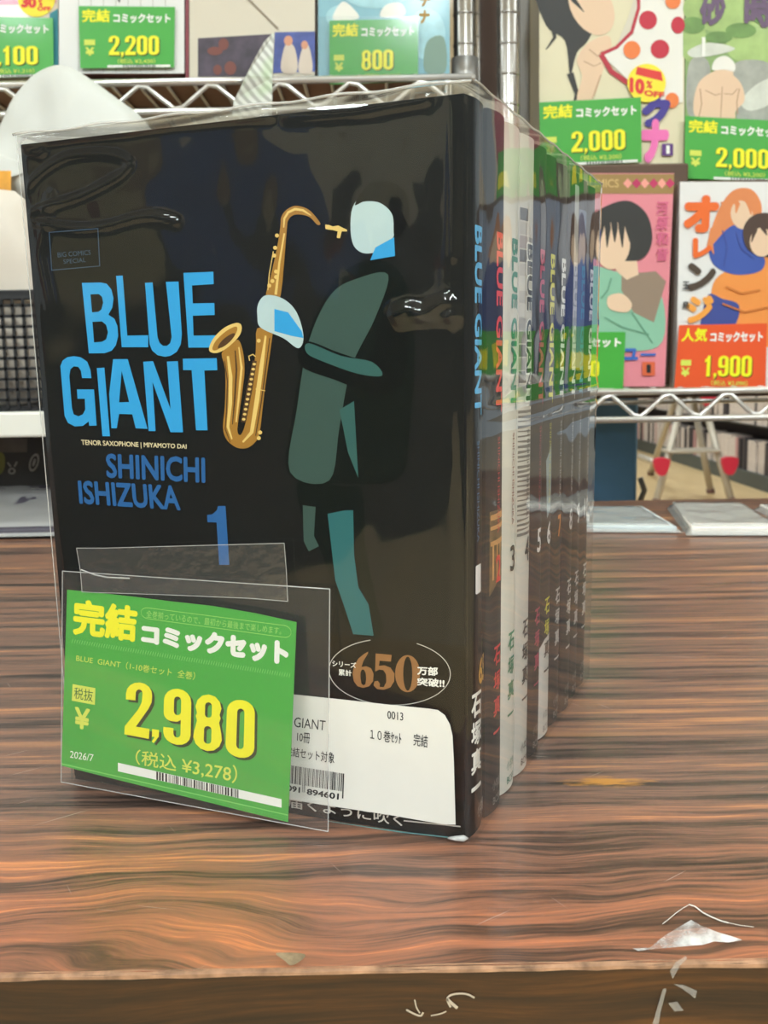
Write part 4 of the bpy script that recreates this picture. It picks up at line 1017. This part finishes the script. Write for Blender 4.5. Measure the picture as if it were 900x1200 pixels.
art4 = [
 ('body_shape', P_(sm([(834, 338), (850, 318), (905, 300), (935, 320), (935, 400), (840, 400), (836, 370)], 4)), M('print_apricot', 'ee9444', .5, coat=.3)),
 ('blue_garment', P_(sm([(822, 372), (830, 345), (846, 350), (866, 358), (858, 384), (824, 384)], 4)), M('print_navy', '3a4a94', .5, coat=.3)),
 ('jacket_shape', P_(sm([(832, 276), (846, 258), (868, 264), (884, 292), (896, 304), (890, 318), (862, 322), (838, 312), (830, 294)], 5)), M('print_royal', '3a55a8', .5, coat=.3)),
 ('hair_shape', P_(sm([(828, 292), (840, 250), (858, 224), (880, 222), (892, 240), (888, 262), (868, 262), (852, 268)], 5)), M('print_ginger', 'e08850', .5, coat=.3)),
 ('face_shape', P_(ell(869, 252, 13, 17, 20, -.2)), SKIN),
 ('hair_lock', PM(band([(848, 236), (852, 252), (850, 268)], [8, 7, 1]), band([(858, 230), (864, 240), (862, 250)], [8, 6, 1]), band([(872, 226), (878, 240), (880, 252)], [9, 6, 1]), band([(836, 268), (832, 284), (836, 298)], [8, 6, 1])), M('print_ginger')),
 ('jacket_line', PM(band([(846, 270), (852, 290), (848, 312)], 1.2), band([(862, 272), (868, 292), (884, 304)], 1.2)), M('print_navy')),
 ('hair_shape', P_(sm([(870, 272), (880, 254), (900, 250), (920, 262), (920, 300), (880, 296)], 5)), M('print_brown_hair', '4a3428', .5, coat=.3)),
 ('face_shape', P_(ell(892, 284, 14, 17, 20)), SKIN),
 ('hair_lock', P_(band([(880, 258), (884, 270), (880, 284)], [8, 6, 1])), M('print_brown_hair')),
 ('hair_lock', P_(band([(892, 256), (894, 268), (898, 276)], [9, 6, 1])), M('print_brown_hair')),
 ('coat_fold', PM(band([(850, 336), (868, 344), (890, 340)], 2), band([(846, 356), (872, 366), (900, 360)], 2)), M('print_amber_fold', 'c9742c', .5)),
 ('title_lettering', TXM(('オ', [(800, 229), (843, 229), (840, 273), (800, 273)], .07), ('レ', [(811, 279), (834, 279), (833, 303), (811, 303)], .07)), OR),
 ('title_lettering', TX('ン', [(804, 308), (839, 308), (838, 341), (804, 341)], .06), M('print_brown_title', '4a3a2c', .5)),
 ('title_lettering', TX('ジ', [(803, 346), (836, 346), (835, 379), (803, 379)], .06), M('print_amber', 'f0a040', .5)),
 ('author_lettering', TXM(('玉', [(799, 330), (807, 330), (807, 339), (799, 339)], .02), ('島', [(799, 353), (807, 353), (807, 362), (799, 362)], .02)), BLK),
]
display('white set with orange vertical title and two plain figures in blue and apricot', (797, 213, 950, 459), .958, .024, M('cover_white', 'e9e7e4', .4, coat=.4), art4, '8a6a58', slant=-5)
price('price_card', 'orange card reading 1,900 on the white set', [(796, 381), (899, 379), (897, 458), (790, 456)], .9545, '1,900', 'orange_card', '人気', tax='¥2,090')
# sets further along the rack, outside the frame but mirrored in the wrap's glossy side
for i, (lab_, r, Y, th, c1, c2, c3) in enumerate((
  ('red and green set on the top row, mirrored in the wrap', (972, -44, 1130, 212), 1.0, .11, 'b8c89a', 'b03a50', '3f8a4a'),
  ('blue set on the lower row, mirrored in the wrap', (960, 217, 1115, 459), .958, .024, 'c9ccd6', '44599c', '6a4a3a'),
  ('crimson set on the top row far along the rack, mirrored in the wrap', (1138, -44, 1296, 212), 1.0, .11, 'd2c6b4', 'a8485a', '4f8f58'),
  ('slate set on the lower row far along the rack, mirrored in the wrap', (1124, 213, 1282, 459), .958, .024, '9aa6bc', '3c4c84', 'b8784a'))):
    x0, y0, x1, y1 = r; w = x1-x0; h = y1-y0
    display(lab_, r, Y, th, M('cover_far_%d' % i, c1, .4, coat=.4), [
      ('garment_shape', P_(sm([(x0+w*.15, y0+h*.75), (x0+w*.3, y0+h*.3), (x0+w*.6, y0+h*.25), (x0+w*.9, y0+h*.7), (x0+w*.5, y0+h*.8)], 5)), M('print_far_a%d' % i, c2, .5)),
      ('hair_shape', P_(sm([(x0+w*.3, y0+h*.3), (x0+w*.4, y0+h*.08), (x0+w*.65, y0+h*.1), (x0+w*.7, y0+h*.3)], 5)), M('print_far_b%d' % i, c3, .5)),
      ('face_shape', P_(ell(x0+w*.5, y0+h*.27, w*.13, h*.09)), SKIN)])
    cc = 'green_card'
    def onlyz(c, f, o): obj('price_block', fill([rc(.3, .48, .85, .8)], lambda a, b: f(a, b, o)), YEL, c)
    price('price_card', 'green price card on the ' + lab_.split(' set ')[0] + ' set mirrored in the wrap', [(x0+4, y1-76), (x0+120, y1-76), (x0+120, y1-4), (x0+4, y1-4)], Y-.0065, '0', only=onlyz)
# teal volume behind the cream set
obj_t = obj('comic_book', bevel(box(at(624, 120, 1.085).x, 1.085, at(624, 196, 1.085).z - .02, at(640, 120, 1.085).x, 1.115, at(624, 123, 1.085).z), .0006), M('teal_cover', '0f7f80', .45))
tag(obj_t, 'teal comic edge peeking out behind the cream set', 'comic book')

# left rack, upper shelf
YL = .962
artA = [
 ('upper_picture', P_([(-80, -60), (66, -60), (66, 4), (-80, 8)]), M('print_dusty_pink', 'c8788a', .5, coat=.3)),
 ('teal_edge', P_([(58, 16), (68, 10), (69, 92), (62, 92)]), M('print_teal', '2a7f8c', .5)),
 ('discount_sticker', P_(ell(43, -2, 22, 22, 32)), M('sticker_yellow')),
 ('sticker_lettering', TXM(('30', [(25, -4), (43, -3), (43, 10), (25, 9)], .07), ('%', [(45, -1), (50, -1), (50, 8), (45, 8)], .03), ('OFF', [(44, 8), (60, 8), (60, 13), (44, 13)], .05)), M('sticker_red')),
]
display('beige and pink set above the white bag with a yellow discount sticker', (-85, -130, 68, 93), YL, .05, M('cover_beige', 'd6c3ae', .4, coat=.4), artA, '7a5a50', group='comic sets displayed face out above the bag')
price('price_card', 'green card reading 1,100 above the white bag', [(-50, 19), (62, 21), (63, 90), (-50, 92)], YL-.0035, '1,100', tax='¥1,210')
artB = [('pin_stripe', PM(*[rc(92+i*14.5, -130, 92.7+i*14.5, 84) for i in range(8)]), M('print_line_grey', 'b4b0a6', .5)),
        ('bow_mark', P_([(132, -12), (146, -12), (140, 4)]), M('print_mid_grey', '6f6a64', .5))]
display('white pinstriped set above the white bag', (69, -130, 216, 86), YL, .05, M('cover_white'), artB, '8a5a55', group='comic sets displayed face out above the bag')
price('price_card', 'green card reading 2,200 on the white pinstriped set', [(92, 7), (205, 8), (204, 79), (94, 80)], YL-.0035, '2,200', tax='¥2,420')
NAV = M('print_night', '3a3a5c', .5, coat=.3, var=.35, vscale=60)
artC = [
 ('picture_strip', P_([(232, 45), (318, 40), (318, 90), (232, 90)]), M('print_dim', '4a3f4c', .5, coat=.3, var=.45, vscale=70)),
 ('picture_strip', P_([(322, 38), (369, 37), (369, 84), (320, 86)]), M('print_night_blue', '4c5aa0', .5, coat=.3, var=.3, vscale=60)),
 ('figure_patch', PM(ell(262, 52, 6, 7), ell(252, 60, 9, 5), ell(270, 80, 7, 8), ell(255, 82, 5, 6)), M('print_maroon', '7a4238', .5)),
 ('figure_patch', PM(sm([(330, 84), (332, 60), (338, 50), (346, 58), (348, 84)], 4), sm([(350, 84), (354, 58), (362, 54), (366, 84)], 4)), M('print_pale', 'd8c8b8', .5)),
 ('head_patch', PM(ell(338, 48, 5, 6), ell(357, 53, 4, 5)), M('print_peach', 'd89a7a', .5)),
 ('brown_line', P_(band([(288, -4), (306, 14), (326, 34)], 2)), M('print_brown_line', '8a7a66', .5)),
]
display('cream-topped set with a dark strip of small pictures, behind the striped strip', (222, -130, 369, 92), YL, .05, M('cover_ivory', 'd9cfbc', .4, coat=.4), artC, '7e2f3a', group='comic sets displayed face out above the bag')
q = box8([at(u, v, YL) + Vector((0, y, 0)) for v in (92, -130) for (u, y) in ((217.5, 0), (221, 0), (221, .05), (217.5, .05))])
tag(obj('comic_book', q, M('maroon_spine', '8a3a44', .45, var=.2, vscale=60)), 'maroon comic edge beside the white pinstriped set', 'comic book')
artD = [
 ('sky_patch', PM(ell(440, -10, 40, 20), ell(500, 40, 22, 30), ell(400, 20, 18, 14)), M('print_pale_blue', 'a8d4de', .5, coat=.3, var=.2, vscale=50)),
 ('white_patch', PM(sm([(392, 14), (402, 2), (414, 10), (420, 22), (392, 24)], 4), sm([(446, 20), (452, 6), (470, 4), (474, 18)], 4)), M('print_white')),
 ('green_patch', P_(sm([(500, 50), (520, 44), (522, 84), (498, 84)], 4)), M('print_sage', '7f9a8c', .5)),
 ('title_character', TXM(('ナ', [(491, 12), (504, 12), (503, 28), (491, 28)], .06), ('チ', [(492, -8), (505, -8), (504, 8), (492, 8)], .06)), M('print_old_gold', 'b08a3a', .5)),
]
display('pale blue set beside the chrome posts', (373, -130, 527, 92), YL, .05, M('cover_sky', '86b8c6', .4, coat=.4), artD, '5a5048', group='comic sets displayed face out above the bag')
price('price_card', 'green card reading 800 on the pale blue set', [(386, 24), (490, 22), (490, 96), (386, 99)], YL-.0045, '800', tax='¥880')
tag(obj('plastic_pocket', box8([at(u, v, y) for v in (90, 19) for (u, y) in ((374, .9545), (491, .9545), (491, .955), (374, .955))]), film_mat('pocket_film', 1.5, .1, .03, 1.0)), 'clear pocket round the card reading 800', 'pocket')

# clear film strip in front of the rail; its striped reflections painted as colour
st = bpy.data.materials.new('reflection_striped_film'); st.use_nodes = True; nt = st.node_tree
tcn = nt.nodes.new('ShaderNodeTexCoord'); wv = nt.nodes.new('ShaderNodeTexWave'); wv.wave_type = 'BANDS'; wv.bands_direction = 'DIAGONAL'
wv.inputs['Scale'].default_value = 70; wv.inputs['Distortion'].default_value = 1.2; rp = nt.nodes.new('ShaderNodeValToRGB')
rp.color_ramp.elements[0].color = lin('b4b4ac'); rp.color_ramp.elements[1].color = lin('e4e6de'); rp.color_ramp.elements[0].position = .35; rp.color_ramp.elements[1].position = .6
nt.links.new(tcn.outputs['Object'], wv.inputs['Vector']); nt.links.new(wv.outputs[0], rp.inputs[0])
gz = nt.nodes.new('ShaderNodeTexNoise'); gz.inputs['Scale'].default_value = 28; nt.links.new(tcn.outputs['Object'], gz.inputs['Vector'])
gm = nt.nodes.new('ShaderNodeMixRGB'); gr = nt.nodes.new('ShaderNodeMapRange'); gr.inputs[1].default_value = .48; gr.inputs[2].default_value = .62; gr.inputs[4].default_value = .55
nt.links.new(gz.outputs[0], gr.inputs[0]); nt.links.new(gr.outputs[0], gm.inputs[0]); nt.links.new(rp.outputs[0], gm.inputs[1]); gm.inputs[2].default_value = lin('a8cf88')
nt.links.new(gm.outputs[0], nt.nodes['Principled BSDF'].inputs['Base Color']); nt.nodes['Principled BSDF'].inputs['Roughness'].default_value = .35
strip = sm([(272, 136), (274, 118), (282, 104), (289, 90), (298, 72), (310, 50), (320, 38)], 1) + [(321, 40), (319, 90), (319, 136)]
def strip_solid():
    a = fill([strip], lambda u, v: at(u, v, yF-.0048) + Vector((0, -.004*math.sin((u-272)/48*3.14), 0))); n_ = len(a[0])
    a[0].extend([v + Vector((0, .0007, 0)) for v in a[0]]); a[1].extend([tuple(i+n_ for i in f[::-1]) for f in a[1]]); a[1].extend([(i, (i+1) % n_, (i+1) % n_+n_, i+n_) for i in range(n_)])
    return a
tag(obj('film_strip', strip_solid(), st), 'pointed film strip on the rail above the comics, painted with grey and green striped reflections', 'strip')

# basket on the white board, white bag and beige parcel in it
yb0, yb1 = .806, .926
zb0 = wl[0].z + .001; zb1 = at(0, 346, yb0).z
xb0, xb1 = at(-170, 400, yb0).x, at(130, 400, yb0).x
bask = thing('mesh_basket', 'black plastic mesh basket on the white display stand', 'basket', ((xb0+xb1)/2, .866, zb0))
BP = M('black_plastic', '1b1b1d', .45)
def lattice(p0, ux, n1, uz, n2, w, dpt):
    q = new(); L1 = ux.length; e = ux.normalized(); L2 = uz.length; g = uz.normalized(); nn = e.cross(g)
    def bb(a0, a1, b0, b1): 
        c = [p0 + e*a + g*b_ + nn*d_ for d_ in (0, dpt) for a, b_ in ((a0, b0), (a1, b0), (a1, b1), (a0, b1))]; return box8(c)
    for i in range(n1+1): x = L1*i/n1; add(q, bb(x-w/2, x+w/2, 0, L2))
    for j in range(n2+1): z = L2*j/n2; add(q, bb(0, L1, z-w/2, z+w/2))
    return q
pit = .0081
nzb = max(3, round((zb1-zb0)/pit))
for nm, p0, ux in (('mesh_side', Vector((xb0, yb0, zb0)), Vector((xb1-xb0, 0, 0))), ('mesh_side', Vector((xb0, yb1, zb0)), Vector((xb1-xb0, 0, 0))), ('mesh_side', Vector((xb0, yb0, zb0)), Vector((0, yb1-yb0, 0))), ('mesh_side', Vector((xb1, yb0, zb0)), Vector((0, yb1-yb0, 0)))):
    obj(nm, lattice(p0, ux, round(ux.length/pit), Vector((0, 0, zb1-zb0)), nzb, .0022, .0016), BP, bask)
obj('basket_base', box(xb0, yb0, zb0, xb1, yb1, zb0+.003), BP, bask)
rim = tube([(xb0, yb0, zb1), (xb1, yb0, zb1), (xb1, yb1, zb1), (xb0, yb1, zb1)], .0038, 8, True)
obj('rim', rim, BP, bask, True)
def puff(outline, Y, dep, nr=9, wob=.006, seed=0, flat=.5):
    """A soft inflated body with the given outline (front and back bulging by dep)."""
    P = [at(u, v, Y) for u, v in outline]; c = sum(P, Vector())/len(P); vs = []; fs = []; m = len(P)
    for side in (-1, 1):
        for r in range(nr):
            s = 1 - r/nr; h = dep*(1 - s**2.4)**flat
            for p in P:
                v = c + (p-c)*s + Vector((0, side*h, 0)); v.y += wob*side*mn.noise(v*9 + Vector((seed, 0, 0)))*(1-s**3) + .4*wob*side*mn.noise(v*26 + Vector((seed, 3, 0)))*(1-s**3); vs.append(v)
        vs.append(c + Vector((0, side*dep, 0)))
    off = m*nr + 1
    for k in range(2):
        b_ = k*off
        for r in range(nr-1):
            for i in range(m): fs.append((b_+r*m+i, b_+r*m+(i+1) % m, b_+(r+1)*m+(i+1) % m, b_+(r+1)*m+i))
        for i in range(m): fs.append((b_+(nr-1)*m+i, b_+(nr-1)*m+(i+1) % m, b_+off-1))
    return vs, fs
bag_o = sm([(-110, 230), (-70, 165), (-25, 175), (0, 148), (18, 112), (42, 86), (72, 76), (102, 90), (138, 116), (168, 140), (200, 190), (205, 260), (190, 330), (120, 352), (60, 345), (44, 290), (30, 246), (12, 222), (-30, 226), (-70, 250)], 4)
bag = obj('plastic_bag', puff(bag_o, .902, .032, 16, .028, 2), M('white_bag_plastic', 'cfcfc9', .45, bump=.4, vscale=9), None, True)
tag(bag, 'crumpled white plastic bag bulging out of the mesh basket', 'bag')
par_o = [(-140, 345), (-140, 268), (-60, 240), (0, 222), (32, 236), (70, 300), (80, 345), (80, 466), (-140, 466)]
par = obj('wrapped_parcel', puff(sm(par_o, 2), .838, .0262, 6, .003, 5, .35), M('beige_parcel', 'd6cbbd', .5, bump=.2, vscale=14), None, True)
tag(par, 'beige wrapped parcel standing in the mesh basket', 'parcel')
q = box8([at(u, v, y) for v in (262, 200) for (u, y) in ((-12, .858), (13, .858), (13, .861), (-12, .861))])
tag(obj('leaflet', q, M('orange_leaflet', 'e8a23a', .5, var=.3, vscale=60)), 'small orange leaflet by the white bag', 'leaflet')

# dark comic and grey wrapped pack under the white board
zt = wl[1].z - .002
dc = thing('comic_book', 'black comic with pale marks leaning under the white display stand', 'comic book', (at(20, 560, .885).x, .885, Z0))
xa, xb = at(-60, 540, .885).x, at(105, 540, .885).x
obj('jacket', bevel(box(xa, .885, Z0+.0003, xb, .898, zt), .0008), M('black_jacket', '161615', .4), dc)
f9 = lambda o: (lambda u, v: at(u, v, .885) - Vector((0, o, 0)))
q = fill([ell(40, 542, 5.5, 11, 20, .3), ell(40, 542, 3.4, 8, 20, .3)], f9(.0003)); add(q, fill([ell(40, 542, 1.6, 5, 12, .3)], f9(.0003)))
add(q, fill([ell(14, 552, 4.5, 4, 14), ell(14, 552, 2.2, 2, 14)], f9(.0003))); add(q, fill([band([(9, 542), (13, 547)], 2)], f9(.0003))); add(q, fill([band([(20, 541), (17, 547)], 2)], f9(.0003)))
obj('pale_mark', q, M('pale_grey_ink', '8f8f8a', .5), dc)
obj('grey_patch', fill([rc(-40, 514, 32, 530)], f9(.00025)), M('smoky_print', '55524c', .5, var=.3, vscale=60), dc)
obj('olive_patch', fill([sm([(-20, 534), (2, 530), (6, 544), (0, 556), (-20, 556)], 4)], f9(.00035)), M('olive_print', '6f7238', .5), dc)
def slabq(nearL, nearR, farL, farR, thk):
    b_ = [nearL, nearR, farR, farL]; return box8(b_ + [p + Vector((0, 0, thk)) for p in b_])
def wrapped(name, label, q, thk, body, zb=(0.0006, .0006), bumpy=.0012, group='film-wrapped packs along the back of the counter'):
    """Flat wrapped pack; q: near-left, near-right, far-left, far-right as seen on the counter."""
    n_ = [at_z(*q[0], Z0+zb[0]+thk), at_z(*q[1], Z0+zb[0]+thk), at_z(*q[2], Z0+zb[1]+thk), at_z(*q[3], Z0+zb[1]+thk)]
    t = thing(name, label, 'wrapped pack', (sum(n_, Vector())/4) - Vector((0, 0, thk)), 0, group)
    dn = Vector((0, 0, thk))
    obj('booklet', bevel(slabq(n_[0]-dn+Vector((.004, .004, .0004)), n_[1]-dn+Vector((-.004, .004, .0004)), n_[2]-dn+Vector((.004, -.004, .0004)), n_[3]-dn+Vector((-.004, -.004, .0004)), thk*.8), .0008), body, t)
    vs = []; fs = []; g = 24
    for j in range(g+1):
        for i in range(g+1):
            a, b_ = i/g, j/g; p = (n_[0]*(1-a) + n_[1]*a)*(1-b_) + (n_[2]*(1-a) + n_[3]*a)*b_
            e = min(1, min(i, g-i)/2, min(j, g-j)/2)
            p.z += -thk*.9*(1-e) + e*bumpy*.5*mn.noise(p*40) + e*.3*bumpy*mn.noise(p*120); vs.append(p)
    for j in range(g):
        for i in range(g): a = j*(g+1)+i; fs.append((a, a+1, a+g+2, a+g+1))
    obj('wrap_film', (vs, fs), film_mat('pack_film', 1.5, .12, .42, 1.1), t, True)
    return t
wrapped('wrapped_pack', 'slate grey film-wrapped pack lying under the white display stand', [(-70, 622), (130, 618), (-60, 556), (110, 555)], .006, M('slate_booklet', '4e4a55', .5, var=.1, vscale=30), (.002, .026))
GB = M('grey_blue_booklet', 'd2dcde', .5, var=.12, vscale=25); WB = M('white_booklet', 'f2eee6', .5, var=.05, vscale=25)
wrapped('wrapped_pack', 'bluish grey film-wrapped pack below the blue panel, next to the comics', [(640, 616), (802, 617), (640, 592), (757, 591)], .005, GB)
wrapped('wrapped_pack', 'white film-wrapped pack below the stepladder', [(805, 617), (925, 617), (781, 586), (872, 587)], .007, WB)
wrapped('wrapped_pack', 'white film-wrapped pack cut off by the frame beyond the stepladder pack', [(930, 612), (1060, 612), (882, 589), (990, 589)], .006, WB)

# ------------------------------------------------------------------ beyond the rack
bx = [at(600, 500, 1.42).x, at(753, 500, 1.42).x]
pn = thing('blue_panel', 'plain blue bin standing behind the counter beside the wrapped comics', 'bin', ((bx[0]+bx[1])/2, 1.6, 0))
BLU = M('blue_plastic', '72a8d8', .55, var=.05, vscale=20)
zt_ = at(700, 446, 1.42).z
obj('bin_body', bevel(box(bx[0], 1.42, 0.005, bx[1]-.006, 1.8, zt_), .004), BLU, pn)
obj('bin_rim', bevel(box(bx[0]-.004, 1.416, zt_, bx[1]-.002, 1.804, zt_+.02), .003), BLU, pn)
g_ = tube([(bx[1]-.002, 1.42, at(752, 560, 1.42).z), (bx[1]+.004, 1.42, at(752, 575, 1.42).z), (bx[1]-.002, 1.42, at(752, 588, 1.42).z)], .004, 8)
obj('bin_hinge', g_, M('hinge_grey', '8a8478', .5), pn, True)
# stepladder
ld = thing('stepladder', 'small white aluminium stepladder with red corner caps in the aisle', 'stepladder', at_z(800, 588, 0))
LW = M('ladder_white', 'b3aa9c', .45, .3); RED = M('ladder_red', 'c0203c', .45)
YF_ = at_z(800, 592, 0).y; YB_ = at_z(830, 578, 0).y
def legp(u, v, Y): return at(u, v, Y)
def leg(a, b_, ya, yb, r=.021): p, q_ = at(*a, ya), at(*b_, yb); return tube([p, q_], r, 10)
tU, tV = 0, 0
YT = (YF_ + YB_)/2 + .1
for a, b_, ya, yb in (((802, 462), (768, 592), YT-.05, YF_), ((822, 462), (858, 594), YT-.05, YF_), ((812, 466), (833, 580), YT+.1, YB_), ((792, 466), (762, 560), YT+.15, at_z(762, 556, 0).y)):
    p, q_ = at(*a, ya), at(*b_, yb)
    q_.z = .004
    lg = obj('leg', tube([p, q_], .022, 10), LW, ld, True)
    obj('foot', tube([q_ + Vector((0, 0, -.004)), q_ + (p-q_)*.04], .027, 10), M('foot_rubber', '6a4a40', .6), lg, True)
def tread(u0, u1, v, Y, dpt=.20):
    a, b_ = at(u0, v, Y), at(u1, v, Y); return bevel(box(a.x, Y, a.z-.02, b_.x, Y+dpt, a.z), .005)
obj('top_platform', tread(792, 834, 462, YT-.12, .26), LW, ld)
obj('step', tread(783, 846, 528, (YF_+YT)/2-.1, .18), LW, ld)
obj('spreader', tube([at(776, 545, YF_+.05), at(750, 535, YF_+.5)], .02, 8), LW, ld, True)
for u, v, Y in ((776, 548, YF_-.03), (856, 547, YF_-.03), (831, 467, YT-.16)):
    c = at(u, v, Y); q = [(c.x-.045, c.z+.05), (c.x+.045, c.z+.05), (c.x+.03, c.z-.03), (c.x, c.z-.05), (c.x-.03, c.z-.03)]
    a = fill([sm(q, 3)], lambda x, z: (x, Y, z)); n_ = len(a[0]); a[0].extend([v_ + Vector((0, .04, 0)) for v_ in a[0]]); a[1].extend([tuple(i+n_ for i in f[::-1]) for f in a[1]]); a[1].extend([(i, (i+1) % n_, (i+1) % n_+n_, i+n_) for i in range(n_)])
    obj('corner_cap', a, RED, ld)
# bookcase along the aisle
BX = 2.52; Y0_, Y1_ = 5.2, 12.0
bc = thing('bookcase', 'long white-backed bookcase full of manga along the aisle beyond the stepladder', 'bookcase', (BX+.15, (Y0_+Y1_)/2, 0))
obj('plinth', box(BX-.01, Y0_, 0, BX+.3, Y1_, .10), M('plinth_dark', '4a4f4c', .6), bc)
obj('back_panel', box(BX+.22, Y0_, .1, BX+.24, Y1_, 1.7), M('dark_back', '4a3c38', .7), bc)
shelves = [.10, .42, .74, 1.06]
for z in shelves[1:]: obj('shelf', box(BX-.004, Y0_, z-.012, BX+.22, Y1_, z), M('shelf_black', '1c1a1a', .5), bc)
kinds = {'pale': (M('manga_pale', 'c9bcb4', .6, var=.3, vscale=25), 'pale pinkish manga volume in the aisle bookcase beyond the stepladder', 'pale manga volumes in the aisle bookcase'),
         'dark': (M('manga_dark', '3a3438', .6, var=.3, vscale=25), 'dark manga volume among pale ones in the aisle bookcase', 'dark manga volumes in the aisle bookcase'),
         'red': (M('manga_red', 'b88a88', .6, var=.3, vscale=25), 'reddish manga volume among pale ones in the aisle bookcase', 'reddish manga volumes in the aisle bookcase')}
protos = {}
r = random.Random(3)
for si, z in enumerate(shelves[:3]):
    y = 6.0
    while y < 10.9:
        kd = r.choices(('pale', 'dark', 'red'), (.66, .26, .08))[0]; w = r.choice((.045, .05, .06)); h = r.choice((.20, .21, .22))
        mt, lb, gp = kinds[kd]
        if kd not in protos:
            o = obj('manga_volume', box(-.06, -.5, 0, .06, .5, 1), mt)
            protos[kd] = o
        else:
            o = protos[kd].copy(); COL.objects.link(o)
        o.location = (BX + .065 + r.random()*.008, y + w/2, z + .0005); o.scale = (1, w*.97, h)
        tag(o, lb, 'manga', gp)
        y += w + (.0 if r.random() < .93 else .05)
